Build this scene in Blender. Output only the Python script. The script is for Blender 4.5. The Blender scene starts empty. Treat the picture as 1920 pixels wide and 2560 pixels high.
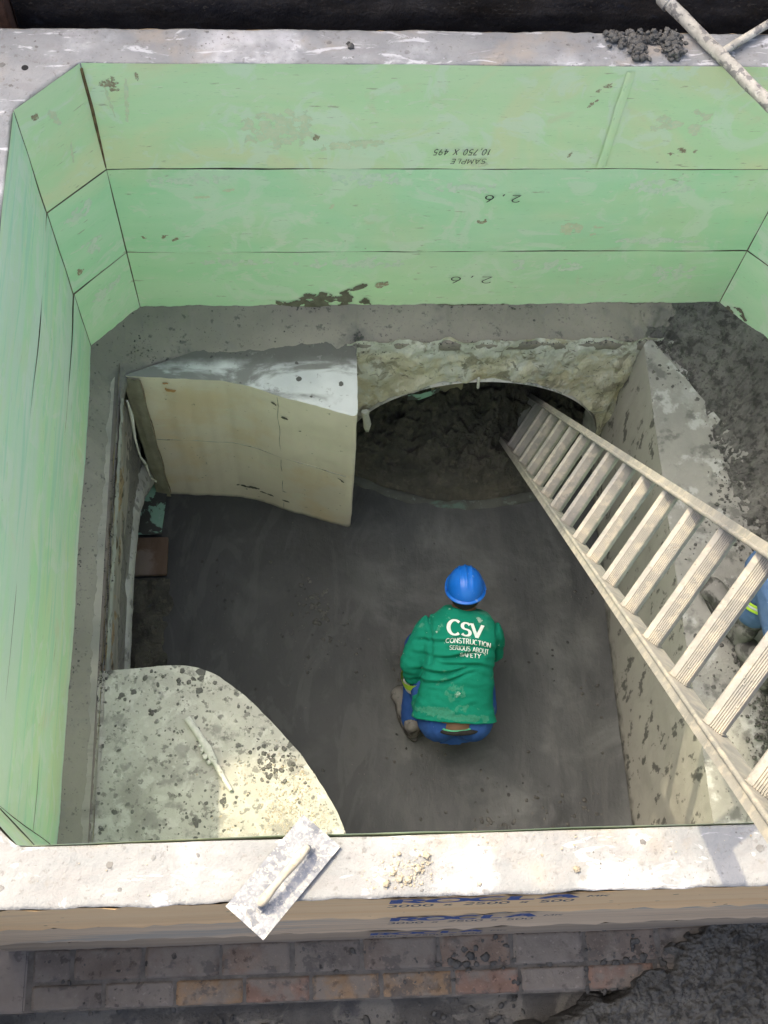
import bpy, bmesh, math, random
from math import sin, cos, pi, radians, sqrt, atan2
from mathutils import Vector, Matrix, noise
from mathutils.bvhtree import BVHTree
random.seed(7)
V = Vector
SC = bpy.context.scene
COL = SC.collection
W, D, CH, T = 2.869, 2.413, 0.193, 0.145      # inner length, inner depth, corner chamfer, wall thickness
ZL, ZF = -1.42, -2.60                          # benching level, chamber floor

def fbm(p, o=3):
    s = 0; a = 1; f = 1
    for i in range(o):
        s += a*noise.noise(p*f + V((i*7.3, i*3.1, 1.7))); a *= .5; f *= 2.1
    return s

# ---------------------------------------------------------------- object helpers
def tag(o, label=None, cat=None, group=None, kind=None):
    if label: o['label'] = label
    if cat: o['category'] = cat
    if group: o['group'] = group
    if kind: o['kind'] = kind
    return o

def empty(name, loc, label, cat, group=None):
    o = bpy.data.objects.new(name, None); COL.objects.link(o); o.location = loc
    o.empty_display_size = .1
    return tag(o, label, cat, group)

class MB:
    def __init__(s): s.v = []; s.f = []; s.m = []; s.sm = []
    def add(s, vs, fs, mi=0, smooth=False):
        n = len(s.v); s.v += [V(x) for x in vs]
        s.f += [tuple(i+n for i in f) for f in fs]; s.m += [mi]*len(fs); s.sm += [smooth]*len(fs)
    def box(s, c, size, M=None, mi=0, bev=0):
        c = V(c); hx, hy, hz = (q/2 for q in size); M = M or Matrix.Identity(3)
        bm = bmesh.new(); bmesh.ops.create_cube(bm, size=1)
        for v in bm.verts: v.co = V((v.co.x*2*hx, v.co.y*2*hy, v.co.z*2*hz))
        if bev: bmesh.ops.bevel(bm, geom=bm.edges[:], offset=bev, segments=2, affect='EDGES')
        bm.verts.index_update()
        s.add([c + M @ v.co for v in bm.verts], [[v.index for v in f.verts] for f in bm.faces], mi); bm.free()
    def prism(s, prof, p0, p1, A, B, mi=0, smooth=False, caps=True):
        # profile of (a, b) pairs swept from p0 to p1 in the frame A, B
        p0 = V(p0); p1 = V(p1); n = len(prof)
        vs = [p0 + A*a + B*b for a, b in prof] + [p1 + A*a + B*b for a, b in prof]
        s.add(vs, [(i, (i+1) % n, n+(i+1) % n, n+i) for i in range(n)], mi, smooth)
        if caps: s.add(vs, [tuple(range(n))[::-1], tuple(range(n, 2*n))], mi)
    def tube(s, pts, r, seg=12, mi=0, caps=True, jit=0):
        pts = [V(p) for p in pts]; rs = r if isinstance(r, (list, tuple)) else [r]*len(pts)
        rings = []; prev = None
        for i, p in enumerate(pts):
            d = (pts[min(i+1, len(pts)-1)] - pts[max(i-1, 0)]).normalized()
            a = prev - d*prev.dot(d) if prev else d.orthogonal()
            a.normalize(); prev = a; b = d.cross(a)
            rings.append([p + (a*cos(2*pi*k/seg) + b*sin(2*pi*k/seg))*rs[i]*(1+jit*noise.noise(p*60+a*cos(k)*3)) for k in range(seg)])
        s.add([q for r_ in rings for q in r_],
              [(i*seg+k, i*seg+(k+1) % seg, (i+1)*seg+(k+1) % seg, (i+1)*seg+k) for i in range(len(pts)-1) for k in range(seg)], mi, True)
        if caps: s.add(rings[0], [tuple(range(seg))[::-1]], mi); s.add(rings[-1], [tuple(range(seg))], mi)
    def grid(s, f, nu, nv, mi=0, smooth=True, flip=False):
        vs = [f(i/nu, j/nv) for i in range(nu+1) for j in range(nv+1)]
        q = lambda i, j: i*(nv+1)+j
        fs = [(q(i, j), q(i+1, j), q(i+1, j+1), q(i, j+1)) for i in range(nu) for j in range(nv)]
        if flip: fs = [x[::-1] for x in fs]
        s.add(vs, fs, mi, smooth)
    def lump(s, c, r, flat=1, sub=2, rough=.5, mi=0):
        bm = bmesh.new(); bmesh.ops.create_icosphere(bm, subdivisions=sub, radius=1); k = random.uniform(0, 99)
        M = Matrix.Rotation(random.uniform(0, 6.3), 3, 'Z'); sx = random.uniform(.75, 1.25)
        for v in bm.verts:
            q = v.co*(1+rough*fbm(v.co*1.9+V((k, k, 0)), 3)); v.co = M @ V((q.x*r*sx, q.y*r/sx, q.z*r*flat))
        s.add([V(c)+v.co for v in bm.verts], [[v.index for v in f.verts] for f in bm.faces], mi, sub > 1); bm.free()
    def build(s, name, mats, parent=None, recalc=False):
        me = bpy.data.meshes.new(name)
        off = V(parent.location) if parent is not None and parent.type == 'EMPTY' else (V(parent['org']) if parent is not None and 'org' in parent else V((0, 0, 0)))
        me.from_pydata([tuple(v-off) for v in s.v], [], s.f)
        for m in (mats if isinstance(mats, (list, tuple)) else [mats]): me.materials.append(m)
        me.polygons.foreach_set('material_index', s.m); me.polygons.foreach_set('use_smooth', s.sm)
        me.update()
        if recalc:
            bm = bmesh.new(); bm.from_mesh(me); bmesh.ops.recalc_face_normals(bm, faces=bm.faces[:]); bm.to_mesh(me); bm.free()
        o = bpy.data.objects.new(name, me); COL.objects.link(o)
        if parent is not None: o.parent = parent
        return o
ORG = {}
def sub(o, child_mb, name, mats):
    """sub-part: child of a part whose mesh sits in its thing's frame"""
    root = o.parent
    c = child_mb.build(name, mats, root); c.parent = o
    return c

# ---------------------------------------------------------------- materials
def col(c):
    if isinstance(c, (int, float)): return (c, c, c, 1)
    return (*c, 1)
MATS = {}
def mat(name, c1, c2, scale=4, stretch=(1, 1, 1), layers=(), rough=.85, bumps=((40, .3, .004),), spec=.3, metal=0, detail=8):
    if name in MATS: return MATS[name]
    m = bpy.data.materials.new(name); m.use_nodes = True; nt = m.node_tree; N = nt.nodes; L = nt.links
    for n in list(N): N.remove(n)
    out = N.new('ShaderNodeOutputMaterial'); bs = N.new('ShaderNodeBsdfPrincipled'); L.new(bs.outputs[0], out.inputs[0])
    tc = N.new('ShaderNodeTexCoord')
    geo = N.new('ShaderNodeNewGeometry')
    def mapped(st, off=0):
        mp = N.new('ShaderNodeMapping'); mp.inputs['Scale'].default_value = st; mp.inputs['Location'].default_value = (off, off*1.7, off*.6)
        L.new(geo.outputs['Position'], mp.inputs[0]); return mp.outputs[0]
    def nz(sc, st, off=0, dist=0, det=detail, ro=.6):
        n = N.new('ShaderNodeTexNoise'); n.inputs['Scale'].default_value = sc; n.inputs['Detail'].default_value = det
        n.inputs['Roughness'].default_value = ro; n.inputs['Distortion'].default_value = dist
        L.new(mapped(st, off), n.inputs[0]); return n.outputs[0]
    def ramp(src, lo, hi):
        r = N.new('ShaderNodeMapRange'); r.interpolation_type = 'SMOOTHSTEP'; L.new(src, r.inputs[0])
        r.inputs[1].default_value = lo; r.inputs[2].default_value = hi; return r.outputs[0]
    def mathn(op, a, b):
        q = N.new('ShaderNodeMath'); q.operation = op
        for i, x in enumerate((a, b)):
            if isinstance(x, (int, float)): q.inputs[i].default_value = x
            else: L.new(x, q.inputs[i])
        return q.outputs[0]
    def mix(fac, a, b):
        q = N.new('ShaderNodeMix'); q.data_type = 'RGBA'
        L.new(fac, q.inputs[0])
        for i, x in ((6, a), (7, b)):
            if isinstance(x, tuple): q.inputs[i].default_value = x
            else: L.new(x, q.inputs[i])
        return q.outputs[2]
    cur = mix(ramp(nz(scale, stretch), .3, .7), col(c1), col(c2))
    hs = []
    roughmod = None
    for i, l in enumerate(layers):
        k = l['t']; off = 3.1+i*5.7
        if k == 'noise':
            mk = ramp(nz(l['s'], l.get('st', (1, 1, 1)), off, l.get('d', 0), l.get('det', 6), l.get('ro', .6)), l['lo'], l['hi'])
        elif k == 'spot':
            vo = N.new('ShaderNodeTexVoronoi'); vo.inputs['Scale'].default_value = l['s']; L.new(mapped(l.get('st', (1, 1, 1)), off), vo.inputs[0])
            jit = mathn('MULTIPLY', nz(l['s']*2.5, (1, 1, 1), off), .5)
            dd = mathn('ADD', vo.outputs['Distance'], jit)
            sp = N.new('ShaderNodeSeparateColor'); L.new(vo.outputs['Color'], sp.inputs[0])
            gate = mathn('MULTIPLY', mathn('POWER', sp.outputs[0], 2.0), l['size'])
            df = mathn('SUBTRACT', mathn('ADD', gate, .25), dd)
            mk = ramp(df, 0, .06)
            if 'reg' in l:
                mk = mathn('MULTIPLY', mk, ramp(nz(l['reg'], (1, 1, 1), off+2), l.get('rlo', .45), l.get('rhi', .55)))
        elif k == 'axis':
            sx = N.new('ShaderNodeSeparateXYZ'); L.new(geo.outputs['Position'], sx.inputs[0])
            a = sx.outputs['XYZ'.index(l['ax'])]
            a = mathn('ADD', a, mathn('MULTIPLY', mathn('SUBTRACT', nz(l.get('s', 6), l.get('st', (1, 1, 1)), off), .5), l.get('amp', .1)))
            mk = ramp(a, l['lo'], l['hi'])
            if 'lo2' in l: mk = mathn('MULTIPLY', mk, mathn('SUBTRACT', 1, ramp(a, l['lo2'], l['hi2'])))
        if l.get('k', 1) != 1: mk = mathn('MULTIPLY', mk, l['k'])
        cur = mix(mk, cur, col(l['c']))
        if 'h' in l: hs.append((mk, l['h']))
        if 'r' in l: roughmod = (mk, l['r'])
    L.new(cur, bs.inputs['Base Color'])
    bs.inputs['Roughness'].default_value = rough; bs.inputs['Metallic'].default_value = metal
    if roughmod:
        mr = N.new('ShaderNodeMapRange'); L.new(roughmod[0], mr.inputs[0]); mr.inputs[3].default_value = rough; mr.inputs[4].default_value = roughmod[1]
        L.new(mr.outputs[0], bs.inputs['Roughness'])
    try: bs.inputs['Specular IOR Level'].default_value = spec
    except KeyError: pass
    nrm = None
    for j, b in enumerate(bumps):
        st = b[3] if len(b) > 3 else (1, 1, 1)
        bn = N.new('ShaderNodeBump'); bn.inputs['Strength'].default_value = b[1]; bn.inputs['Distance'].default_value = b[2]
        L.new(nz(b[0], st, 20+j), bn.inputs['Height'])
        if nrm: L.new(nrm, bn.inputs['Normal'])
        nrm = bn.outputs[0]
    for mk, h in hs:
        bn = N.new('ShaderNodeBump'); bn.inputs['Strength'].default_value = 1; bn.inputs['Distance'].default_value = h
        L.new(mk, bn.inputs['Height'])
        if nrm: L.new(nrm, bn.inputs['Normal'])
        nrm = bn.outputs[0]
    if nrm: L.new(nrm, bs.inputs['Normal'])
    MATS[name] = m
    return m
n_ = lambda s, lo, hi, c, **k: dict(t='noise', s=s, lo=lo, hi=hi, c=c, **k)
sp_ = lambda s, size, c, **k: dict(t='spot', s=s, size=size, c=c, **k)
ax_ = lambda ax, lo, hi, c, **k: dict(t='axis', ax=ax, lo=lo, hi=hi, c=c, **k)

M_rim = mat('lime_plaster', (0.229, 0.238, 0.239), (0.303, 0.305, 0.298), 5, (1, 1.6, 1), [
    n_(9, .50, .62, (.25, .245, .24), k=.5, st=(1, 2.5, 1)), n_(3, .5, .7, (.60, .60, .605), k=.75), n_(30, .60, .72, (.20, .185, .16), k=.5),
    n_(2.2, .56, .68, (.36, .30, .23), k=.55), n_(7, .57, .64, (.62, .62, .63), k=.7, st=(1, 3, 1), d=.8), n_(70, .60, .66, (.16, .15, .14), k=.5), sp_(28, .30, (.17, .165, .155), reg=3, rlo=.46, rhi=.56, h=.002), sp_(75, .22, (.14, .135, .125), reg=6, rlo=.5, rhi=.6)],
    rough=.9, bumps=((9, .5, .018), (40, .6, .008), (150, .5, .003)))
M_shell = mat('grey_concrete', (.24, .23, .21), (.36, .33, .29), 6, (.4, 1, 3), [n_(14, .55, .7, (.15, .14, .13), k=.5, st=(.3, 1, 4))], bumps=((30, .3, .006), (120, .3, .002)))
M_tan = mat('tan_concrete', (.80, .56, .31), (.84, .63, .38), 3, (.25, 1, 5), [n_(7, .55, .72, (.62, .42, .24), k=.5, st=(.15, 1, 6)), n_(2, .55, .75, (.50, .43, .34), k=.6, st=(.3, 1, 2)), sp_(22, .2, (.22, .18, .14), reg=4)], bumps=((24, .2, .004, (.2, 1, 4)), (140, .25, .0015)))
M_tan2 = mat('weathered_concrete', (0.585, 0.468, 0.339), (0.702, 0.576, 0.425), 3, (.25, 1, 5), [n_(7, .52, .7, (.20, .18, .155), k=.6, st=(.12, 1, 7)), n_(1.6, .58, .66, (.30, .36, .38), k=.55, st=(.5, 1, 2))], bumps=((24, .2, .004, (.2, 1, 4)), (140, .25, .0015)))
M_tan3 = mat('grey_weathered_concrete', (0.374, 0.314, 0.247), (0.471, 0.397, 0.305), 3, (.25, 1, 5), [n_(7, .52, .7, (.17, .155, .14), k=.6, st=(.12, 1, 7))], bumps=((24, .2, .004, (.2, 1, 4)), (140, .25, .0015)))
G1, G2 = (.61, .83, .49), (.70, .85, .55)
def green(name, yel, hst, amt=1.0, mint=0.0, extra=[]):
    return mat(name, tuple(a*(1-mint)+b*mint for a, b in zip(G1, (.34, .80, .50))), tuple(a*(1-mint)+b*mint for a, b in zip(G2, (.50, .84, .60))), 2.2, hst, [
        n_(1.3, .42, .62, (.80, .80, .50), k=yel, d=.9),
        n_(2.4, .60, .70, (.74, .70, .48), k=.45*amt, d=1.4),
        n_(4, .52, .60, (.76, .85, .68), k=.6*amt, d=1.6),
        n_(14, .61, .66, (.78, .84, .66), k=.55*amt, st=(.7, .7, 1.4), d=1.2),
        n_(24, .66, .70, (.33, .26, .17), k=.55*amt, st=hst),
        sp_(26, .10, (.30, .30, .20), k=.8, reg=1.8, rlo=.52, rhi=.62),
        n_(60, .63, .7, (.32, .5, .3), k=.4, st=hst)] + extra,
        rough=.5, bumps=((7, .14, .01, hst), (90, .15, .0012)), spec=.4)
M_gtop = green('pale_green_lining', .75, (.5, .5, 3.5))
M_gmid = green('mid_green_lining', .30, (.5, .5, 3.0), .9, .42)
M_glow = green('clear_green_lining', .20, (.5, .5, 2.5), .8, .32)
M_gside = green('streaked_green_lining', .5, (1, .40, 4.0), 1.3, .30, [n_(1.2, .40, .60, (.68, .80, .68), k=.75, st=(1, .35, 4), d=.4), n_(5, .54, .62, (.40, .72, .52), k=.5, st=(1, .3, 4), d=.8)])
M_joint = mat('dark_joint', (0.154, 0.141, 0.115), (0.358, 0.282, 0.205), 20)
M_rust = mat('rusty_joint', (.10, .06, .03), (.22, .15, .08), 30, bumps=((80, .6, .004),))
MORT = dict(rough=.75, bumps=((16, .45, .02), (60, .6, .008), (200, .5, .002)))
M_mortar = mat('fresh_mortar', (.088, .088, .082), (.13, .129, .118), 3, (1, 1, 1), [n_(9, .55, .7, (.17, .165, .15), k=.5), sp_(30, .26, (.055, .055, .052), reg=4, h=.002)], **MORT)
M_smooth = mat('smooth_mortar', (0.191, 0.179, 0.151), (0.260, 0.238, 0.201), 2.5, (1, 1, 1), [n_(7, .55, .72, (.19, .185, .17), k=.5, d=.7), n_(26, .60, .68, (.07, .07, .066), k=.7), n_(4, .54, .66, (.12, .12, .112), k=.7), sp_(30, .2, (.06, .06, .057), reg=5), n_(90, .62, .68, (.07, .07, .066), k=.6)], rough=.7, bumps=((12, .3, .012), (70, .45, .004), (220, .3, .0012)))
M_clod = mat('mortar_clod', (0.085, 0.083, 0.076), (0.153, 0.149, 0.136), 30, rough=.85, bumps=((90, .9, .006), (260, .7, .002)))
M_wet = mat('wet_mortar_lump', (.055, .055, .052), (.10, .098, .09), 30, rough=.6, bumps=((90, .9, .006),))
M_sand = mat('dry_sandy_clod', (0.300, 0.254, 0.181), (0.440, 0.400, 0.312), 40, rough=.95, bumps=((120, .8, .004),))
M_floor = mat('trowelled_floor_mortar', (0.039, 0.042, 0.044), (0.054, 0.058, 0.058), 1.4, (1, 1, 1), [
    n_(2.1, .50, .68, (.110, .116, .113), k=.75, d=.4), n_(1.2, .48, .7, (.045, .047, .047), k=.6),
    n_(12, .56, .7, (.09, .092, .09), k=.3, st=(1, .25, 1), d=.8),
    ax_('X', 1.38, 1.02, (.030, .032, .031), k=.6, amp=.5, s=2.5), n_(5, .50, .60, (.075, .078, .075), k=.35, st=(1, .35, 1), d=2.5),  # X layer: older, darker screed on the left, with shade painted in too
    sp_(26, .24, (.026, .026, .025), reg=2.4, rlo=.50, rhi=.60, h=.003)],
    rough=.55, bumps=((3, .5, .03), (9, .35, .012, (1, .3, 1)), (70, .45, .003, (1, .4, 1)), (220, .35, .001)), spec=.35)
M_bench = mat('benching_concrete', (.33, .325, .29), (.42, .415, .365), 7, (1, 1, 1), [
    n_(3.2, .50, .66, (.25, .245, .215), k=.8, d=.5), n_(15, .52, .62, (.50, .495, .45), k=.6, d=.3), n_(44, .56, .63, (.17, .168, .15), k=.85), n_(9, .57, .65, (.20, .198, .18), k=.7),
    sp_(21, .42, (.10, .10, .092), reg=3.2, rlo=.44, rhi=.54, h=.003), sp_(46, .36, (.11, .11, .10), reg=4, rlo=.42, rhi=.55, h=.002)],
    rough=.85, bumps=((20, .5, .008), (80, .6, .004), (240, .4, .0015)))
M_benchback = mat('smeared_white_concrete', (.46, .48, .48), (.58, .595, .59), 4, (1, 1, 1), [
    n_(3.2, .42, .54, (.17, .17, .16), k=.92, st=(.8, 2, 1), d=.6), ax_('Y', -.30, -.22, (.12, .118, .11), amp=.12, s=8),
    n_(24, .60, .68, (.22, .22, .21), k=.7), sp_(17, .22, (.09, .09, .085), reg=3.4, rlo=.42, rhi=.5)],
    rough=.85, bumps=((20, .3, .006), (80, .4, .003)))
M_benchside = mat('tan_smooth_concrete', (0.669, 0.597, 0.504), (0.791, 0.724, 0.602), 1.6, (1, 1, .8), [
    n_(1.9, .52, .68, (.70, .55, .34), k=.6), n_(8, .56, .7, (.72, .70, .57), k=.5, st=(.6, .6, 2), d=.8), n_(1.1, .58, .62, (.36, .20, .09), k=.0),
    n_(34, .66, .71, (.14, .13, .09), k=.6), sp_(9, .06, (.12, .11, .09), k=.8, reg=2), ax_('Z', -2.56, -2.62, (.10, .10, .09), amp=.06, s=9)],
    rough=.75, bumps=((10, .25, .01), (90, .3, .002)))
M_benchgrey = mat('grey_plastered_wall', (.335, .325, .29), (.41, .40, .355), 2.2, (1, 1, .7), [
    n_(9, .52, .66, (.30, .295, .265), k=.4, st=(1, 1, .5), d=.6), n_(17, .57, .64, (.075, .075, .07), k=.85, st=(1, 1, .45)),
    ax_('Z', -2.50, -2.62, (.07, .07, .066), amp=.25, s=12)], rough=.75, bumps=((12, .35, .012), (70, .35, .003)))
M_benchright = mat('streaky_grey_concrete', (0.178, 0.178, 0.167), (0.246, 0.244, 0.222), 3, (1, 1, 1), [
    n_(3.4, .50, .64, (.27, .275, .265), k=.85, d=.8), n_(8, .54, .62, (.40, .41, .40), k=.55), n_(11, .52, .64, (.10, .10, .094), k=.8),
    sp_(26, .32, (.07, .07, .066), reg=3.4, rlo=.46, rhi=.56, h=.003)],
    rough=.8, bumps=((14, .45, .012), (60, .5, .005), (200, .4, .0015)))
M_lintel = mat('broken_concrete', (0.515, 0.476, 0.361), (0.696, 0.656, 0.528), 5, (1, 1, .6), [
    n_(6, .50, .60, (.62, .62, .56), k=.85, st=(1, 1, .55), d=.8), ax_('Z', -1.54, -1.50, (.60, .61, .57), amp=.16, s=6, k=.8),
    n_(11, .53, .61, (.27, .25, .19), k=.75, st=(1, 1, .6), d=.8), n_(4, .56, .62, (.60, .52, .34), k=.55, st=(.8, 1, .7), d=.6),
    n_(26, .60, .66, (.13, .12, .095), k=.75, d=.8), n_(17, .58, .63, (.68, .68, .63), k=.6, d=.6)], rough=.9,
    bumps=((9, .7, .03, (1, 1, .6)), (34, .8, .014), (120, .6, .004)))
M_archedge = mat('white_arch_edge', (.50, .50, .45), (.64, .64, .58), 9, layers=[n_(16, .54, .62, (.20, .23, .18), k=.8)], bumps=((50, .6, .006),))
M_brk = mat('broken_brick', (0.240, 0.186, 0.120), (0.384, 0.288, 0.180), 7, (1, .5, 1.4), [
    n_(16, .50, .57, (.085, .075, .062), k=.9, st=(1.5, .35, 1), d=.6), n_(11, .60, .64, (.46, .40, .30), k=.8, st=(1, .3, 1)),
    ax_('Z', -1.72, -1.80, (.17, .165, .15), amp=.12, s=8), n_(30, .6, .66, (.06, .055, .05), k=.8)],
    rough=.95, bumps=((16, 1, .04, (1, .4, 1)), (70, .8, .01)))
M_archgrey = mat('grey_arch_face', (.30, .30, .285), (.42, .42, .40), 7, layers=[n_(20, .56, .64, (.12, .12, .115), k=.7)], bumps=((30, .5, .01),))
M_tunnel = mat('tunnel_wall', (.06, .062, .055), (.10, .10, .085), 4, bumps=((12, .6, .02),))
M_rubble = mat('wet_rubble', (0.048, 0.048, 0.040), (0.093, 0.088, 0.072), 9, rough=.7, layers=[n_(22, .56, .64, (.12, .11, .085), k=.6), n_(3, .5, .62, (.10, .092, .07), k=.6)], bumps=((22, 1, .03), (70, .9, .012)))
M_gpipe = mat('green_pipe', (.16, .30, .235), (.22, .37, .29), 6, layers=[n_(7, .50, .54, (.05, .052, .048), k=1, d=.5), n_(30, .6, .7, (.30, .38, .33), k=.6)], bumps=((20, .4, .008),), rough=.6)
M_board = mat('wet_brown_board', (.085, .055, .038), (.14, .10, .075), 6, (1, .3, 1), [n_(4, .5, .6, (.20, .17, .15), k=.6, d=.4)], bumps=((30, .5, .008, (1, .2, 1)),))
M_timber = mat('muddy_timber', (0.221, 0.212, 0.145), (0.306, 0.289, 0.204), 6, (1, 1, .2), bumps=((40, .4, .004, (1, 1, .1)),))
M_soil = mat('dark_soil', (0.033, 0.033, 0.038), (0.118, 0.108, 0.098), 6, (.6, 1, 2), [n_(1.6, .48, .62, (.045, .038, .030), k=.8), n_(70, .58, .66, (.16, .145, .12), k=.8, st=(.7, 1, 1.2)), ax_('Z', -.16, -.22, (.012, .014, .02), k=.7, amp=.1, s=5), n_(9, .62, .7, (.06, .07, .10), k=.6)],
    rough=.8, bumps=((60, .9, .02), (200, .6, .006)))
M_rustpost = mat('rusty_post', (.09, .05, .035), (.17, .10, .07), 18, layers=[n_(30, .6, .66, (.3, .25, .2), k=.6)], bumps=((60, .5, .004),))
M_ground = mat('site_ground', (.085, .08, .075), (.15, .14, .125), 2, layers=[n_(9, .5, .65, (.07, .07, .066), k=.8), sp_(14, .3, (.05, .05, .048), reg=2)], bumps=((14, .6, .03), (60, .6, .01)))
M_alu = mat('plaster_caked_aluminium', (0.213, 0.208, 0.183), (0.295, 0.282, 0.244), 9, (1, 1, 1), [n_(30, .48, .60, (.36, .33, .265), k=.8), n_(16, .58, .68, (.20, .20, .19), k=.6), n_(90, .62, .68, (.22, .19, .14), k=.5), ax_('Z', -1.5, -2.3, (.20, .20, .19), k=.7, amp=.3, s=14)],
    rough=.55, bumps=((50, .5, .004), (170, .5, .0015)), spec=.5)
M_tube = mat('plaster_splashed_tube', (.36, .34, .29), (.60, .57, .48), 22, layers=[n_(34, .52, .58, (.17, .165, .16), k=.8), n_(12, .60, .66, (.70, .67, .58), k=.7)], bumps=((50, .8, .006), (160, .6, .002)))
M_rubber = mat('black_rubber', .03, .05, 20)
M_blade = mat('plaster_caked_plastic', (.17, .18, .20), (.26, .27, .29), 30, layers=[n_(60, .48, .60, (.36, .355, .34), k=.8, det=9), n_(13, .56, .62, (.50, .48, .42), k=.95, d=1.2), n_(150, .54, .62, (.44, .43, .38), k=.7), n_(14, .62, .66, (.10, .11, .13), k=.7)], rough=.8, bumps=((60, .8, .004), (180, .6, .0015)))
M_grip = mat('cream_grip', (0.360, 0.315, 0.240), (0.465, 0.427, 0.345), 25, layers=[n_(60, .58, .64, (.36, .27, .16), k=.7)], bumps=((90, .7, .003),))
M_stick = mat('plastered_stick', (.42, .42, .38), (.58, .57, .52), 25, layers=[n_(40, .58, .64, (.22, .21, .19), k=.7)], bumps=((60, .8, .004),))
M_ink = mat('marker_ink', .025, .05, 40, bumps=())
M_blue = mat('blue_stencil_ink', (.03, .075, .26), (.06, .12, .32), 60, layers=[n_(70, .55, .62, (.28, .24, .2), k=.55)], bumps=())
M_ink2 = mat('dark_stencil_ink', (.07, .09, .13), (.13, .14, .16), 60, bumps=())
# people
CL = lambda nm, a, b, dirt, k=.5: mat(nm, a, b, 7, layers=[n_(3, .52, .72, dirt, k=k, d=.5), n_(14, .63, .69, dirt, k=k), n_(40, .68, .72, (.6, .62, .58), k=.5)], rough=.9, bumps=((11, .35, .02), (34, .25, .006), (500, .25, .0006)), spec=.2)
M_jacket = CL('green_overall', (.004, .165, .105), (.007, .200, .130), (.11, .29, .21), .55)
M_trouser = CL('blue_work_trousers', (.018, .062, .22), (.03, .085, .27), (.08, .12, .22))
M_denim = CL('faded_blue_trousers', (.06, .115, .225), (.09, .15, .27), (.15, .19, .24))
M_sleeve = CL('bright_blue_overall', (.015, .05, .30), (.02, .065, .36), (.05, .09, .28))
M_helmet = mat('blue_helmet_plastic', (.007, .125, .55), (.009, .14, .59), 6, layers=[n_(26, .66, .70, (.30, .40, .60), k=.8), n_(5, .60, .72, (.05, .22, .66), k=.6)], rough=.35, bumps=((6, .05, .01),), spec=.5)
M_skin = mat('brown_skin', (.13, .075, .045), (.17, .10, .062), 12, bumps=((200, .2, .001),), rough=.6)
M_hair = mat('black_hair', .012, .02, 90, bumps=((300, .8, .004),))
M_boot = mat('muddy_black_boot', (.035, .034, .032), (.06, .058, .054), 16, layers=[n_(14, .40, .52, (.18, .175, .165), k=.8, d=.6), n_(50, .62, .68, (.22, .21, .2), k=.6)], rough=.6, bumps=((30, .5, .006), (120, .4, .002)))
M_sole = mat('grey_boot_sole', (.04, .04, .038), (.08, .078, .07), 16, bumps=((80, .5, .003),))
M_lime = mat('lime_band', (.35, .56, .03), (.42, .62, .06), 20, rough=.6, bumps=())
M_silver = mat('silver_band', (.45, .48, .47), (.55, .57, .56), 20, rough=.4, bumps=())
M_white = mat('white_print', (.60, .68, .64), (.72, .76, .74), 60, bumps=())
M_under = mat('green_waistband', (.06, .30, .16), (.09, .36, .2), 30, bumps=())
M_dark = mat('dark_cloth', .012, .02, 20)
M_steel = mat('trowel_steel', (.3, .3, .3), (.4, .4, .4), 20, metal=.8, rough=.4)
M_sheet = mat('sun_blocker_sheet', (.25, .26, .25), (.3, .3, .3), 2)

# ---------------------------------------------------------------- plan outline of the rings
def inner_pts(o=0.0):
    c = CH + o*.414
    x0, x1, y0, y1 = -o, W+o, o, -D-o
    c2 = c
    return [(x0+c2, y0), (x1-c2, y0), (x1, y0-c2), (x1, y1+c2), (x1-c2, y1), (x0+c2, y1), (x0, y1+c2), (x0, y0-c2)]
def outer_pts():
    x0, x1, y0, y1 = -T, W+T, T, -D-T
    return x0, x1, y0, y1

# ---------------------------------------------------------------- stacked rings
def ring_shell(z0, z1, inset, mats, jit):
    """outer faces and inner dark backing of one ring"""
    m = MB(); x0, x1, y0, y1 = outer_pts()
    x0 += inset; x1 -= inset; y0 -= inset; y1 += inset
    C = [(x0, y0), (x1, y0), (x1, y1), (x0, y1)]
    for k in range(4):
        a = V((*C[k], 0)); b = V((*C[(k+1) % 4], 0)); L = (b-a).length; d = (b-a)/L; nrm = V((-d.y, d.x, 0))
        def f(u, v, a=a, d=d, L=L, nrm=nrm):
            p = a + d*(u*L); z = z1 + (z0-z1)*v
            ed = min(v, 1-v)*abs(z1-z0); rag = 0
            if ed < .03: rag = (.03-ed)/.03*(.004+.006*fbm(V((p.x*18, p.y*18, z0*9)), 3))
            p = p + nrm*(.0025*fbm(V((p.x*3, p.y*3, z*3)), 2) + rag); p.z = z
            if 0 < v < 1: pass
            else: p.z += .004*fbm(V((p.x*14, p.y*14, z0+v)), 3)*(1 if v else -1) - (.0 if v == 0 else -.0)
            return p
        m.grid(f, int(L/.03), 24, 0, True, flip=True)
    I = inner_pts(.008)
    for k in range(8):
        a = I[k]; b = I[(k+1) % 8]
        m.add([(a[0], a[1], z0), (b[0], b[1], z0), (b[0], b[1], z1), (a[0], a[1], z1)], [(0, 1, 2, 3)], 1)
    # bed faces between inner and outer outline
    for z, mi in ((z0, 0), (z1, 1)):
        n = 8; O = [(I[0][0], y0), (I[1][0], y0), (x1, I[2][1]), (x1, I[3][1]), (I[4][0], y1), (I[5][0], y1), (x0, I[6][1]), (x0, I[7][1])]
        for k in range(8):
            a, b = I[k], I[(k+1) % 8]; oa, ob = O[k], O[(k+1) % 8]
            vs = [(a[0], a[1], z), (b[0], b[1], z), (ob[0], ob[1], z), (oa[0], oa[1], z)]
            if k % 2 == 1:
                cx = (oa[0] if abs(oa[0]-x0) < 1e-6 or abs(oa[0]-x1) < 1e-6 else ob[0]); cy = (oa[1] if abs(oa[1]-y0) < 1e-6 or abs(oa[1]-y1) < 1e-6 else ob[1])
                vs.insert(3, (cx, cy, z)); m.add(vs, [(0, 1, 2, 3, 4)], 1)
            else: m.add(vs, [(0, 1, 2, 3)], 1)
    return m

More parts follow.
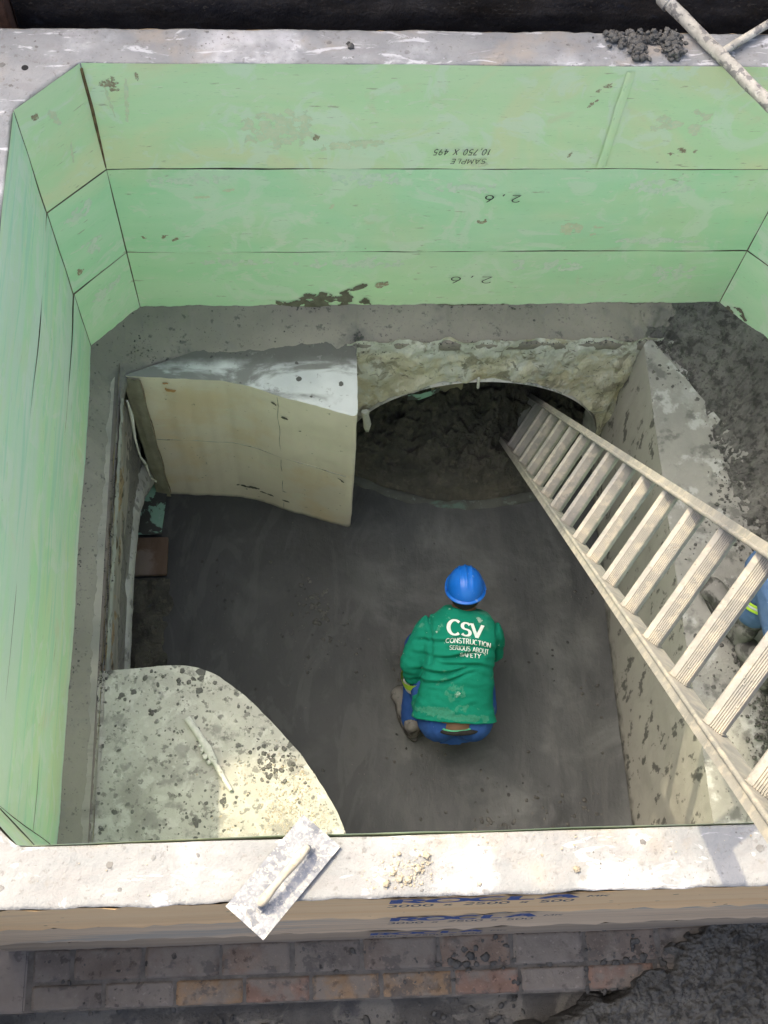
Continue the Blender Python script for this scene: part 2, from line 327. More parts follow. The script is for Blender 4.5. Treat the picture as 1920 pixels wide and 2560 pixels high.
def ring_lining(z0, z1, seed, gap=.004, lip=0.0, wave=0.0):
    m = MB(); I = inner_pts(0)
    for k in range(8):
        a = V((*I[k], 0)); b = V((*I[(k+1) % 8], 0)); L = (b-a).length; d = (b-a)/L; nrm = V((d.y, -d.x, 0))
        side = k in (2, 6)
        def f(u, v, a=a, d=d, L=L, nrm=nrm, side=side):
            s = gap + u*(L-2*gap); p = a + d*s; z = z1+lip - v*(z1+lip-z0)
            q = V((p.x, p.y, z))
            off = .004*fbm(V((q.x*2.2+seed, q.y*2.2, q.z*3)), 2)
            if side and wave:
                bul = wave*(sin(q.y*6.5+1.2*noise.noise(V((q.y*2, seed, q.z*.8)))+q.z*1.1)+.6*noise.noise(V((q.y*5, 3, q.z))))
                off += (bul+wave*1.9)*min(1, min(s, L-s)/.12)*min(1, (z1-z)/.14 if lip else 1)
            p = p + nrm*off
            if v == 0: z += .0018*fbm(V((q.x*9, q.y*9, seed)), 3)
            if v == 1: z += .0022*fbm(V((q.x*7, q.y*7, seed+5)), 3)
            p.z = z
            return p
        m.grid(f, max(4, int(L/.03)), 20, 1 if side else 0, True)
    return m

def rim_sheet():
    m = MB(); Ip = []; Op = []
    I = inner_pts(.005); x0, x1, y0, y1 = outer_pts()
    O = [(I[0][0], y0), (I[1][0], y0), (x1, I[2][1]), (x1, I[3][1]), (I[4][0], y1), (I[5][0], y1), (x0, I[6][1]), (x0, I[7][1])]
    for k in range(8):
        a, b = V((*I[k], 0)), V((*I[(k+1) % 8], 0)); oa, ob = V((*O[k], 0)), V((*O[(k+1) % 8], 0))
        L = (b-a).length; n = max(8, int(L/.012))
        for i in range(n):
            t = i/n; Ip.append(a.lerp(b, t))
            if k % 2 == 0: Op.append(oa.lerp(ob, t))
            else:
                if k in (1, 5): cor = V((ob.x, oa.y, 0))
                else: cor = V((oa.x, ob.y, 0))
                Op.append(oa.lerp(cor, t*2) if t < .5 else cor.lerp(ob, t*2-1))
    N = len(Ip); M_ = 16
    # soften the inner octagon corners
    for _ in range(4): Ip = [(Ip[i-1]+Ip[i]*2+Ip[(i+1) % N])/4 for i in range(N)]
    vs = []
    for i in range(N):
        a, o = Ip[i], Op[i]; dr = (o-a).normalized()
        jo = .0055*fbm(V((o.x*11, o.y*11, 3)), 4)+.004; ji = .0015*noise.noise(V((a.x*7, a.y*7, 5)))
        for j in range(M_+3):
            t = min(1, max(0, (j-1)/M_)); p = a.lerp(o, t) + dr*(jo*t*t + ji*(1-t))
            z = .006 + .0045*fbm(V((p.x*5, p.y*5, 0)), 3) + .0014*fbm(V((p.x*30, p.y*30, 0)), 2)
            if t > .9: z -= .003*((t-.9)/.1)**2
            z -= .002*(1-t)**8
            if j == 0: z = -.012
            if j == M_+2: z = -.010+.004*noise.noise(p*25); p = p - dr*.001
            vs.append(V((p.x, p.y, z)))
    K = M_+3
    m.add(vs, [(i*K+j, ((i+1) % N)*K+j, ((i+1) % N)*K+j+1, i*K+j+1) for i in range(N) for j in range(K-1)], 0, True)
    return m

# stroke lettering, drawn by hand
def arc(cx, cy, rx, ry, a0, a1, n=12): return [(cx+rx*cos(radians(a0+(a1-a0)*i/n)), cy+ry*sin(radians(a0+(a1-a0)*i/n))) for i in range(n+1)]
GL = {
 'C': (.82, [arc(.44, .5, .42, .5, 48, 312, 18)]), 'O': (.86, [arc(.43, .5, .43, .5, 0, 360, 24)]),
 'S': (.66, [arc(.33, .75, .29, .25, 25, 270, 12)+arc(.33, .25, .32, .25, 90, -155, 12)[1:]]),
 'V': (.84, [[(0, 1), (.42, 0)], [(.42, 0), (.84, 1)]]), 'N': (.78, [[(.05, 0), (.05, 1)], [(.05, 1), (.73, 0)], [(.73, 0), (.73, 1)]]),
 'T': (.76, [[(.38, 0), (.38, 1)], [(0, .97), (.76, .97)]]),
 'R': (.74, [[(.06, 0), (.06, 1)], [(.06, 1), (.34, 1)]+arc(.34, .74, .26, .26, 90, -90, 8)+[(.06, .48)], [(.32, .48), (.70, 0)]]),
 'U': (.80, [[(.05, 1), (.05, .32)]+arc(.40, .32, .35, .32, 180, 360, 10)+[(.75, 1)]]), 'I': (.22, [[(.11, 0), (.11, 1)]]),
 'E': (.64, [[(.06, 0), (.06, 1)], [(.06, .97), (.60, .97)], [(.06, .5), (.48, .5)], [(.06, .03), (.62, .03)]]),
 'F': (.62, [[(.06, 0), (.06, 1)], [(.06, .97), (.60, .97)], [(.06, .5), (.48, .5)]]),
 'A': (.82, [[(0, 0), (.41, 1)], [(.41, 1), (.82, 0)], [(.15, .33), (.67, .33)]]),
 'B': (.68, [[(.06, 0), (.06, 1)], [(.06, .98), (.33, .98)]+arc(.33, .75, .25, .23, 90, -90, 8)+[(.06, .52)], [(.33, .52)]+arc(.35, .26, .30, .25, 90, -90, 8)+[(.06, .02)]]),
 'Y': (.78, [[(0, 1), (.39, .48)], [(.78, 1), (.39, .48)], [(.39, .48), (.39, 0)]]),
 'L': (.62, [[(.06, 1), (.06, .03), (.60, .03)]]), 'M': (.9, [[(.05, 0), (.12, 1), (.45, .25), (.78, 1), (.85, 0)]]),
 'P': (.66, [[(.06, 0), (.06, 1), (.34, 1)]+arc(.34, .74, .26, .26, 90, -90, 8)+[(.06, .48)]]),
 'X': (.7, [[(0, 0), (.66, 1)], [(0, 1), (.66, 0)]]), 'x': (.6, [[(.05, .1), (.5, .7)], [(.05, .7), (.5, .1)]]),
 'K': (.7, [[(.06, 0), (.06, 1)], [(.66, 1), (.06, .45)], [(.25, .6), (.68, 0)]]),
 '0': (.62, [arc(.31, .5, .27, .5, 0, 360, 18)]), '1': (.4, [[(.05, .8), (.22, 1), (.2, 0)]]),
 '2': (.6, [arc(.3, .74, .26, .26, 160, -30, 10)+[(.03, .02), (.6, .02)]]),
 '3': (.6, [arc(.28, .75, .25, .25, 150, -80, 10)+arc(.28, .26, .28, .26, 80, -150, 10)]),
 '4': (.6, [[(.42, 0), (.42, 1), (.02, .35), (.6, .35)]]), '5': (.6, [[(.52, 1), (.12, 1), (.08, .56)]+arc(.28, .3, .27, .3, 120, -140, 12)]),
 '6': (.6, [[(.45, 1)]+arc(.30, .30, .26, .30, 150, 510, 16)]), '7': (.6, [[(.03, 1), (.56, 1), (.2, 0)]]),
 '9': (.6, [arc(.30, .72, .25, .27, -10, 350, 14)+[(.5, .4), (.35, 0)]]), ',': (.25, [[(.15, .1), (.06, -.16)]]), ' ': (.42, []), "'": (.2, [[(.12, 1), (.08, .8)]]),
 '-': (.5, [[(.05, .5), (.45, .5)]]),
}
def lettering(m, text, f, thick, thin, serif=0.0, gapl=.14, step=.12, big=None):
    """f(u, v, off) maps letter space (units of cap height) to 3D. returns nothing, adds ribbons"""
    u0 = 0; k = 0
    for ci, ch in enumerate(text):
        w, strokes = GL[ch]; hs = 1.0
        if big and ci == 0: hs = big
        todo = []
        for st in strokes:
            todo.append(st)
            if serif:
                for e, nb in ((st[0], st[1]), (st[-1], st[-2])):
                    if e[1] in (0, 1) and abs(nb[1]-e[1]) > abs(nb[0]-e[0])*.6:
                        y = .03 if e[1] == 0 else .97
                        todo.append([(e[0]-serif, y), (e[0]+serif, y)])
        for st in todo:
            k += 1; off = (k % 7)*.00008
            pts = []
            for a, b in zip(st, st[1:]):
                L = math.hypot(b[0]-a[0], b[1]-a[1]); n = max(1, int(L/step)); pts += [(a[0]+(b[0]-a[0])*i/n, a[1]+(b[1]-a[1])*i/n) for i in range(n)]
            pts.append(st[-1]); vs = []
            for i, p in enumerate(pts):
                a = pts[max(0, i-1)]; b = pts[min(len(pts)-1, i+1)]; dx, dy = b[0]-a[0], b[1]-a[1]; L = math.hypot(dx, dy) or 1
                wd = thin + (thick-thin)*abs(dy/L)**1.5; nx, ny = -dy/L*wd/2, dx/L*wd/2
                vs += [f(u0+(p[0]+nx)*hs, (p[1]+ny)*hs, off), f(u0+(p[0]-nx)*hs, (p[1]-ny)*hs, off)]
            m.add(vs, [(2*i, 2*i+1, 2*i+3, 2*i+2) for i in range(len(pts)-1)])
        u0 += w*hs + gapl
    return u0 - gapl
def text_width(text, gapl=.14, big=None): return sum(GL[c][0]*((big or 1) if i == 0 else 1) for i, c in enumerate(text)) + gapl*(len(text)-1)

RINGS = []
specs = [(-.498, 0.0, 0.0, M_tan, M_gtop, 'topmost green-lined precast ring, its white plastered rim carrying the float and scaffold tube'),
         (-.998, -.502, .004, M_tan2, M_gmid, 'middle green-lined precast ring, between the rimmed ring above and the ring resting on mortar'),
         (-1.40, -1.002, .007, M_tan3, M_glow, 'lowest green-lined precast ring, its bottom edge bedded in grey mortar')]
for i, (z0, z1, ins, ms, mg, lab) in enumerate(specs):
    r = empty('precast_ring', (W/2, -D/2, z0), lab, 'concrete ring', 'green-lined precast rings stacked on the chamber')
    ring_shell(z0, z1, ins, None, 0).build('concrete_shell', [ms, M_joint], r)
    o = ring_lining(z0 - (0 if i < 2 else .03), z1, i*11.3, gap=.0022, lip=.009 if i == 0 else 0, wave=.003 if i == 0 else .0025).build('green_lining', [mg, M_gside], r)
    RINGS.append(r)
    if i == 0:
        sh = rim_sheet().build('rim_plaster', M_rim, r)
        m = MB(); m.tube([(.022, -.019, .0072), (.022, -.019, .0078)], .011, 14); m.build('lifting_hole', M_dark, r)
    # stencilled words on the outer face, facing the camera side
    yF = -D-T+ins-.0085
    def face(px, pz, hgt, wsc, y=yF):
        return lambda u, v, off: V((px+u*wsc, y-.0015-off - .0, pz+v*hgt))
    wds, big = [(1.085, -.075, .062, .445), (1.112, -.60, .075, .40), (1.075, -1.11, .06, .35)][i][:4], None
    m = MB(); tw = text_width('ROCLA'); lettering(m, 'ROCLA', face(wds[0], wds[1], wds[2]*1.35, wds[3]/tw), .30, .22)
    m.build('stencilled_word', M_blue, r)
    m = MB(); tx = '3000 x 2500 x 500'; tw = text_width(tx); lettering(m, tx, face(wds[0]-.01, wds[1]-.085, .05, (wds[3]+.02)/tw), .17, .22)
    m.build('stencilled_size', M_ink2, r)
    m = MB(); lettering(m, 'MK', face(wds[0]+wds[3]+.03, wds[1]+.01, .03, .03), .2, .2); m.build('stencilled_mark', M_ink2, r)
    # marker writing, upside down on the back wall
    def inv(px, pz, h, slant=.15):
        return lambda u, v, off: V((px-u*h*1.0-v*h*slant*.0, -.0075-off, pz-v*h+.002*sin(u*3)))
    m = MB()
    if i == 0:
        s1 = .20/text_width('10,750 X 495', .22); s2 = .125/text_width('SAMPLE', .2)
        lettering(m, 'SAMPLE', lambda u, v, off: V((1.545-u*s2-v*.006, -.0075-off, -.436-v*.026-u*.000)), .10, .10, gapl=.2)
        lettering(m, '10,750 X 495', lambda u, v, off: V((1.555-u*s1-v*.006, -.0075-off, -.385-v*.030)), .12, .12, gapl=.22)
        lines = m
    elif i == 1: lettering(m, "2,6", lambda u, v, off: V((1.700-u*.055, -.0075-off, -.640-v*.040)), .09, .09, gapl=.5)
    else: lettering(m, "2,6", lambda u, v, off: V((1.660-u*.070, -.0075-off, -1.165-v*.045)), .07, .07, gapl=.5)
    m.build('marker_writing', M_ink, r)
    # rusty vertical bead in the corner joint of the top ring, pale vertical joint strip
    if i == 0:
        m = MB(); m.tube([(CH, -.001, -.012), (CH+.002, -.001, -.2), (CH, -.001, -.49)], [.005, .0055, .003], 8, jit=.6); m.build('rusty_corner_joint', M_rust, r)
        m = MB()
        def js(u, v): 
            z = -.01-.475*v; x = 1.966 + .012*fbm(V((1, 2, z*5)), 2)*.4 + (u-.5)*(.028+.01*noise.noise(V((3, 1, z*9))))
            return V((x, -.0055-.0035*sin(pi*u), z))
        m.grid(js, 6, 30); m.build('joint_strip', green('pale_joint_strip', 1.0, (1, 1, .4), .3, .0), r)

def film(parent, name, fmap, w_, h_, mt, thr, seed, ang=0.0, st=(1, 1), cell=.003, most=3):
    """thin irregular dried film; fmap(x, z, jitter) places it on its surface"""
    nu, nv = int(w_/cell), int(h_/cell); keep = set()
    for i in range(nu):
        for j in range(nv):
            u = (i+.5)/nu*2-1; v = (j+.5)/nv*2-1
            if (1-min(1, u*u+v*v)) + .9*fbm(V((u*w_*12*st[0]+seed, v*h_*12*st[1], seed*.7)), 4) - thr > 0: keep.add((i, j))
    comps = []
    while keep:
        q = [keep.pop()]; c = [q[0]]
        while q:
            a = q.pop()
            for d in ((1, 0), (-1, 0), (0, 1), (0, -1)):
                b = (a[0]+d[0], a[1]+d[1])
                if b in keep: keep.discard(b); q.append(b); c.append(b)
        comps.append(c)
    comps.sort(key=len, reverse=True)
    for c in comps[:most]:
        if len(c) < 9: break
        idx = {}; vs = []; fs = []
        def vid(i, j):
            if (i, j) not in idx:
                x = (i/nu-.5)*w_; z = (j/nv-.5)*h_; x, z = x*cos(ang)-z*sin(ang), x*sin(ang)+z*cos(ang)
                x += noise.noise(V((i*.9, j*.9, seed)))*.0012; z += noise.noise(V((i*.9, j*.9, seed+4)))*.0012
                idx[(i, j)] = len(vs); vs.append(fmap(x, z, .00012*fbm(V((x*50, z*50, seed)), 2)))
            return idx[(i, j)]
        for (i, j) in c: fs.append((vid(i, j), vid(i+1, j), vid(i+1, j+1), vid(i, j+1)))
        m = MB(); m.add(vs, fs, 0, True); m.build(name, mt, parent)
def smear(ring, name, face, cs, zc, w_, h_, mt, thr, seed, ang=0.0, off=.0065, st=(1, 1), cell=.003):
    I = inner_pts(0); a = V((*I[face], 0)); b = V((*I[(face+1) % 8], 0)); d = (b-a).normalized(); nrm = V((d.y, -d.x, 0))
    sd_ring = RINGS.index(ring)*11.3; th = .0026 if off > .008 else .0009
    def fm(x, z, jt):
        p = a + d*(cs+x); p.z = zc+z; k = .004*fbm(V((p.x*2.2+sd_ring, p.y*2.2, p.z*3)), 2)
        return p + nrm*(k+th+(off-.0058)*.3+jt)
    film(ring, name, fm, w_, h_, mt, thr, seed, ang, st, cell)
M_smearm = mat('thrown_mortar', (.13, .122, .085), (.20, .19, .14), 30, bumps=((80, .7, .004),))
M_film = mat('cream_scum', (.64, .70, .46), (.74, .76, .54), 30, layers=[n_(60, .5, .6, (.62, .74, .52), k=.8)], bumps=())
M_scuff = mat('brown_scuff', (.30, .24, .16), (.42, .36, .24), 40, layers=[n_(90, .5, .6, (.56, .66, .44), k=.8)], bumps=())
M_film2 = mat('pale_scum', (.66, .78, .60), (.74, .82, .66), 20, layers=[n_(60, .5, .6, (.60, .76, .55), k=.8)], bumps=())
R1, R2, R3 = RINGS
B = CH
smear(R3, 'mortar_smear', 0, 1.00-B, -1.34, .40, .16, M_smearm, .55, 3, off=.009)
smear(R3, 'mortar_smear', 0, .86-B, -1.37, .26, .09, M_smearm, .45, 5, off=.010)
smear(R3, 'mortar_smear', 0, 1.10-B, -1.25, .16, .035, M_smearm, .55, 9, ang=.5, off=.009)
smear(R3, 'mortar_smear', 0, 1.22-B, -1.22, .10, .05, M_scuff, .6, 10, ang=.4, off=.009)
smear(R3, 'mortar_smear', 0, 1.5-B, -1.385, .5, .035, M_smearm, .5, 12, off=.009)
smear(R3, 'mortar_smear', 0, 2.3-B, -1.385, .5, .035, M_smearm, .6, 14, off=.009)
smear(R3, 'mortar_smear', 1, .08, -1.36, .14, .10, M_smearm, .75, 15, off=.009)
for k_, (rg, fc_, cs, zc, w_, h_, mt_, th_, an) in enumerate((
  (R1, 0, .12, -.17, .014, .30, M_film, .30, -.12), (R1, 0, .065, -.15, .012, .22, M_film, .45, .08), (R1, 0, .07, -.08, .10, .10, M_scuff, 1.0, .3), (R1, 0, .17, -.05, .018, .12, M_scuff, .8, .02),
  (R1, 0, .62, -.29, .40, .24, M_film, .62, .1), (R1, 0, .86, -.37, .36, .05, M_film, .6, .08), (R1, 0, .74, -.33, .05, .07, M_scuff, .95, .4), (R1, 0, 1.7, -.09, .035, .13, M_scuff, .9, -.9), (R1, 0, 1.67, -.17, .03, .14, M_scuff, .95, -.7),
  (R1, 0, 1.65, -.43, .03, .10, M_scuff, .8, -.6), (R1, 0, 2.02, -.40, .40, .10, M_scuff, 1.12, .05), (R1, 0, 1.33, -.475, .10, .03, M_film, .6, 0), (R1, 0, 2.0, -.27, .5, .2, M_film, .9, 0),
  (R2, 0, .32, -.66, .08, .02, M_film, .5, .1), (R2, 0, .42, -.62, .06, .02, M_film, .5, 0), (R2, 0, .8, -.72, .02, .06, M_film, .5, -.5), (R2, 0, 1.3, -.60, .35, .10, M_film2, .8, 0), (R2, 0, .3, -.56, .55, .09, M_film2, .75, 0), (R2, 0, .9, -.56, .5, .10, M_film2, .75, 0), (R2, 0, 2.0, -.60, .5, .14, M_film2, .9, 0), (R2, 0, 1.4, -.80, .25, .05, M_scuff, 1.15, 0), (R2, 0, .15, -.90, .28, .09, M_scuff, 1.15, 0), (R2, 0, 1.75, -.85, .30, .12, M_film, .9, 0), (R2, 0, 2.1, -.93, .5, .05, M_film2, .6, 0),
  (R3, 0, .9, -1.08, .7, .10, M_film2, .8, 0), (R3, 0, 1.7, -1.10, .6, .12, M_film2, .85, 0), (R3, 0, .4, -1.06, .4, .08, M_film2, .75, 0), (R3, 0, 2.2, -1.15, .4, .2, M_film2, .9, 0),
  (R1, 7, .13, -.12, .03, .12, M_film, .7, .3), (R1, 7, .16, -.32, .014, .18, M_film, .6, -.1), (R1, 7, .07, -.07, .05, .04, M_scuff, .7, 0), (R2, 7, .12, -.60, .2, .12, M_film2, .8, 0), (R2, 7, .14, -.82, .12, .16, M_film2, .7, 0), (R2, 7, .06, -.90, .08, .06, M_scuff, 1.0, 0), (R3, 7, .14, -1.12, .2, .10, M_film2, .7, 0))):
    smear(rg, 'plaster_scum' if mt_ is not M_scuff else 'brown_scuff', fc_, cs, zc, w_, h_, mt_, th_, 20+k_*3.3, ang=an, off=.0058+.0001*(k_ % 5), cell=.0035, st=(1.5, 1.5))

# ---------------------------------------------------------------- mortar bedding round the bottom of the rings
wallp = [(0, -D-.02), (0, -1.0), (0, -CH), (CH*.5, -CH*.5), (CH, 0), (.6, 0), (1.1, 0), (1.12, 0), (2.3, 0), (W-CH, 0), (W-CH*.5, -CH*.5), (W, -CH), (W, -.95), (W, -1.5), (W, -D-.02)]
edgep = [(.115, -D-.02), (.115, -1.0), (.125, -.42), (.15, -.31), (.27, -.245), (.6, -.215), (1.098, -.21), (1.104, -.168), (2.30, -.172), (2.40, -.19), (2.50, -.30), (2.56, -.55), (2.63, -.95), (2.68, -1.5), (2.72, -D-.02)]
def pl(poly, t):
    n = len(poly)-1; i = min(n-1, int(t*n)); f = t*n-i; return V((*poly[i], 0)).lerp(V((*poly[i+1], 0)), f)
m = MB()
seglen = [max((V((*wallp[i+1], 0))-V((*wallp[i], 0))).length, (V((*edgep[i+1], 0))-V((*edgep[i], 0))).length) for i in range(len(wallp)-1)]
S = []
for i, L in enumerate(seglen):
    n = max(2, int(L/.008))
    S += [(i+k/n)/(len(wallp)-1) for k in range(n)]
S.append(1.0)
NJ = 22; vs = []
for s in S:
    a, b = pl(wallp, s), pl(edgep, s); rt = .3+1.4*max(0, min(1, (a.lerp(b, .5).x-2.28)/.2))
    d = (b-a).normalized(); wob = .007*fbm(V((b.x*14, b.y*14, 1)), 3)*(1.6 if s > .7 else 1)
    ztop = -1.373 + .010*fbm(V((a.x*6, a.y*6, 4)), 3) + .006*fbm(V((a.x*30, a.y*30, 4)), 2)
    for j in range(NJ+2):
        t = min(1, j/NJ); p = a.lerp(b + d*wob, t) - d*.012*(1-t)
        z = ztop + (-1.425-ztop)*(1-(1-t)**1.8) + .010*sin(pi*t)*(1 if s < .62 else .4)
        z += rt*(.012*fbm(V((p.x*22, p.y*22, 2)), 4) + (.016*abs(fbm(V((p.x*34, p.y*34, 7)), 3)) if rt > .5 else 0))*min(1, t*5) + .004*fbm(V((p.x*7, p.y*7, 9)), 2)
        if t > .93: z -= .006*(t-.93)/.07
        if j == NJ+1: z -= .05; p = p - d*.004
        vs.append(V((p.x, p.y, z)))
K = NJ+2
for i in range(len(S)-1):
    for j in range(K-1):
        p_ = vs[i*K+j]; rg = p_.x > 2.33+.07*fbm(V((p_.x*12, p_.y*12, 0)), 3)+.10*(p_.y > -.10)
        m.f.append((i*K+j, (i+1)*K+j, (i+1)*K+j+1, i*K+j+1)); m.m.append(1 if rg else 0); m.sm.append(True)
m.v += vs
M_crumbly = mat('crumbly_mortar', (.085, .086, .080), (.135, .134, .124), 4, (1, 1, 1), [n_(26, .50, .60, (.045, .045, .042), k=.85), n_(7, .52, .64, (.17, .17, .155), k=.5), n_(60, .58, .66, (.04, .04, .038), k=.8)], rough=.8, bumps=((24, .9, .02), (70, .9, .010), (200, .6, .003)))
o = m.build('mortar_bedding', [M_smooth, M_crumbly]); tag(o, 'band of smooth grey mortar sealing the foot of the green rings', 'mortar')

# ---------------------------------------------------------------- chamber shell below the rings
def arch_z(x): 
    dx = abs(x-1.69); return max(ZF-.02, -2.35+sqrt(max(0, .62**2-dx*dx))) if dx < .62 else ZF-.02
back = empty('arched_end_wall', (1.7, -.17, ZF), 'cream and white broken concrete wall with an arched pipe opening', 'wall')
m = MB()
def lf(u, v):
    x = 1.06 + u*1.36; za = arch_z(x)+.012*fbm(V((x*9, 1, 1)), 3); z = -1.40 + (za+1.40)*v
    y = -.168 + .016*fbm(V((x*9, 0, z*6)), 4) + .014*fbm(V((x*9, 5, z*6)), 3) + (.03*(1-v))*0
    return V((x, y, z))
m.grid(lf, 170, 40, flip=True)
m.build('broken_face', M_lintel, back)
m = MB(); pts = []
def ae(u, v):
    ang = radians(196-212*u); r = .62+.006*fbm(V((cos(ang)*4, sin(ang)*4, 2)), 3)
    rr = r - .004 + v*.028; x = 1.69+rr*cos(ang); z = -2.35+rr*sin(ang)
    return V((x, -.172-.012*sin(pi*v)+.006*fbm(V((x*14, v*2, z*14)), 2)-.008, z))

m.grid(lambda u, v: V((1.69+.617*cos(radians(196-212*u)), -.180+v*.22, -2.35+.617*sin(radians(196-212*u)))), 120, 4)
m.build('arch_edge', M_archedge, back)
m = MB(); m.grid(lambda u, v: V((1.69+.625*cos(radians(200-220*u)), .03+v*1.0, -2.35+.625*sin(radians(200-220*u))+.01*noise.noise(V((u*30, v*4, 0))))), 60, 14)
m.grid(lambda u, v: V((1.0+1.4*u, 1.02, -3.0+1.4*v)), 4, 4); m.build('pipe_barrel', M_tunnel, back)
m = MB()
for x, z, dx in ((1.655, -1.735, .004), (1.172, -2.03, -.006)):
    m.tube([(x, -.178, z+.035), (x+dx*.5, -.185, z), (x+dx, -.187, z-.035)], .0065, 8, jit=.5)
m.tube([(1.152, -.20, -1.96), (1.166, -.205, -2.08), (1.172, -.20, -2.16)], [.014, .018, .008], 8, jit=.8)
m.build('reinforcing_stub', M_archedge, back)
m = MB()
m.grid(lambda u, v: V((1.345+.14*u, -.195-.010*sin(pi*u)+.004*noise.noise(V((u*4, v*4, 0))), arch_z(1.345+.14*u)+.012-v*(.055-.02*abs(u-.4)))), 8, 4)
m.build('torn_lining_scrap', M_gpipe, back)
# solid wall mass above and beside, hidden sides
m = MB(); m.box((W/2, .16, -2.15), (W+.6, .3-.06, 1.4)); 
# left wall with broken brick face and its arched opening
lw = empty('broken_side_wall', (.12, -1.2, ZF), 'broken brick wall with a pale arched opening, under the left green wall', 'wall')
prof = [(-.20, -2.62), (-.235, -2.60), (-.30, -2.50), (-.40, -2.36), (-.52, -2.20), (-.64, -2.09), (-.80, -2.02), (-1.0, -1.99), (-1.3, -1.985), (-1.6, -2.03), (-1.85, -2.15), (-2.05, -2.35), (-2.12, -2.62)]
def pz(y):
    if y > prof[0][0] or y < prof[-1][0]: return -2.64
    for (a, za), (b, zb) in zip(prof, prof[1:]):
        if b <= y <= a: return za+(zb-za)*(a-y)/(a-b)
m = MB()
def bf(u, v):
    y = -.26 - u*2.17; zt = -1.40; zb = pz(y)+.10; zb = min(-1.70, zb); z = zt + (zb-zt)*v
    ed = min(1, v*6)*min(1, (1-v)*6)
    x = .118 + ed*(-.022 + .016*fbm(V((4, y*5, z*12)), 4) + .012*fbm(V((4, y*22, z*22)), 2))
    return V((x, y, z))
m.grid(bf, 170, 36)
m.build('broken_brick_face', M_brk, lw)
m = MB()
PR = [V((0, *p)) for p in prof]; SL = [0]
for a_, b_ in zip(PR, PR[1:]): SL.append(SL[-1]+(b_-a_).length)
def prp(u):
    q = u*SL[-1]
    for k in range(len(PR)-1):
        if q <= SL[k+1]+1e-9: return PR[k].lerp(PR[k+1], (q-SL[k])/(SL[k+1]-SL[k]))
    return PR[-1]
def prn(u):
    t = prp(min(1, u+.03))-prp(max(0, u-.03)); t.normalize(); return V((0, t.z, -t.y))
def af(u, v):
    p = prp(u); n = prn(u); n = n if n.z > -.2 else -n
    q = p + n*(.002+(.115+.02*fbm(V((u*14, 0, 5)), 3))*v)
    q.x = .124 - .022*max(0, (v-.75)/.25) + .007*fbm(V((1, q.y*9, q.z*9)), 3) + .010*sin(pi*min(1, v*1.3)); return q
m.grid(af, 160, 14, flip=True)
m.grid(lambda u, v: V((.128-.06*v, prp(u).y, prp(u).z+.003)), 130, 3)
m.build('pale_arch_face', M_archgrey, lw)
m = MB()
m.grid(lambda u, v: V((.114-.10*v+.014*sin(pi*v)+.004*fbm(V((u*40, v*3, 1)), 2), -.40-2.03*u, -1.425-.012*sin(pi*v)-.03*(1-v))), 160, 5)
def strip(u, v):
    y = -.33 - u*2.1; z = -1.42-.07*v
    return V((.128+.004*fbm(V((1, y*20, z*20)), 3), y, z+.010*fbm(V((2, y*12, v)), 3)))
m.grid(strip, 170, 6); m.build('torn_mortar_edge', M_archgrey, lw)
m = MB(); m.tube([(.14, -.385, -1.50), (.145, -.40, -1.60), (.142, -.44, -1.74), (.15, -.47, -1.86), (.16, -.46, -1.95), (.16, -.45, -2.12), (.165, -.40, -2.27)], [.004, .007, .005, .003, .009, .003, .006], 8, jit=.9)
m.build('dried_mortar_bead', M_archedge, lw)
m = MB(); m.grid(lambda u, v: V((.085-v*1.1, -.2-2.2*u, pz(-.2-2.2*u)-.001)), 60, 6); m.grid(lambda u, v: V((-1.02, -2.5*u, -3+1.6*v)), 3, 3)
m.build('pipe_barrel', M_tunnel, lw)

def bench(name, label, top, mats, seg, zt=ZL, amp=.004, extra=None, wallmesh=True):
    """flat-topped benching block: top = plan polyline of the free edge; extra = plan points closing it against the walls"""
    root = empty(name, (*top[0], ZF), label, 'benching')
    P = [V((*p, 0)) for p in top]; L = [0]
    for a, b in zip(P, P[1:]): L.append(L[-1]+(b-a).length)
    def at(s):
        s = s*L[-1]
        for i in range(len(P)-1):
            if s <= L[i+1]+1e-9: return P[i].lerp(P[i+1], (s-L[i])/(L[i+1]-L[i]))
        return P[-1]
    pts = [at(i/seg) for i in range(seg+1)]
    for _ in range(2 if name != 'straight_benching' else 0): pts = [pts[0]]+[(pts[i-1]+pts[i]*2+pts[i+1])/4 for i in range(1, seg)]+[pts[-1]]
    C = V((*extra, 0)); NR = 40
    def tf(u, v):
        i = min(seg, round(u*seg)); e = pts[i] + V((.002*noise.noise(pts[i]*30), .002*noise.noise(pts[i]*30+V((9, 0, 0))), 0)); p = C.lerp(e, v)
        z = zt + amp*fbm(V((p.x*6, p.y*6, 3)), 3) + amp*.3*fbm(V((p.x*40, p.y*40, 3)), 2)
        if v > .985: z -= .004
        return V((p.x, p.y, z))
    m = MB(); m.grid(tf, seg, NR); o1 = m.build('benching_top', mats[0], root)
    m = MB()
    def sf(u, v):
        i = min(seg, round(u*seg)); e = pts[i] + V((.002*noise.noise(pts[i]*30), .002*noise.noise(pts[i]*30+V((9, 0, 0))), 0))
        z = (zt-.004 + amp*fbm(V((e.x*6, e.y*6, 3)), 3)) * (1-v) + (ZF-.05)*v
        q = .004*fbm(V((e.x*4, e.y*4, z*4)), 3)*min(1, v*8)
        return V((e.x+q, e.y+q, z))
    m.grid(sf, seg, 40, flip=True); m.build('benching_wall', mats[1], root)
    return root
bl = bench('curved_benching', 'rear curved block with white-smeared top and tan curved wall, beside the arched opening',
      [(.135, -.31), (.155, -.315), (.17, -.313), (.30, -.322), (.54, -.337), (.66, -.367), (.77, -.412), (.93, -.462), (1.085, -.512), (1.098, -.500), (1.100, -.34), (1.102, -.12)], (M_benchback, M_benchside), 150, extra=(.62, -.12), amp=.003)
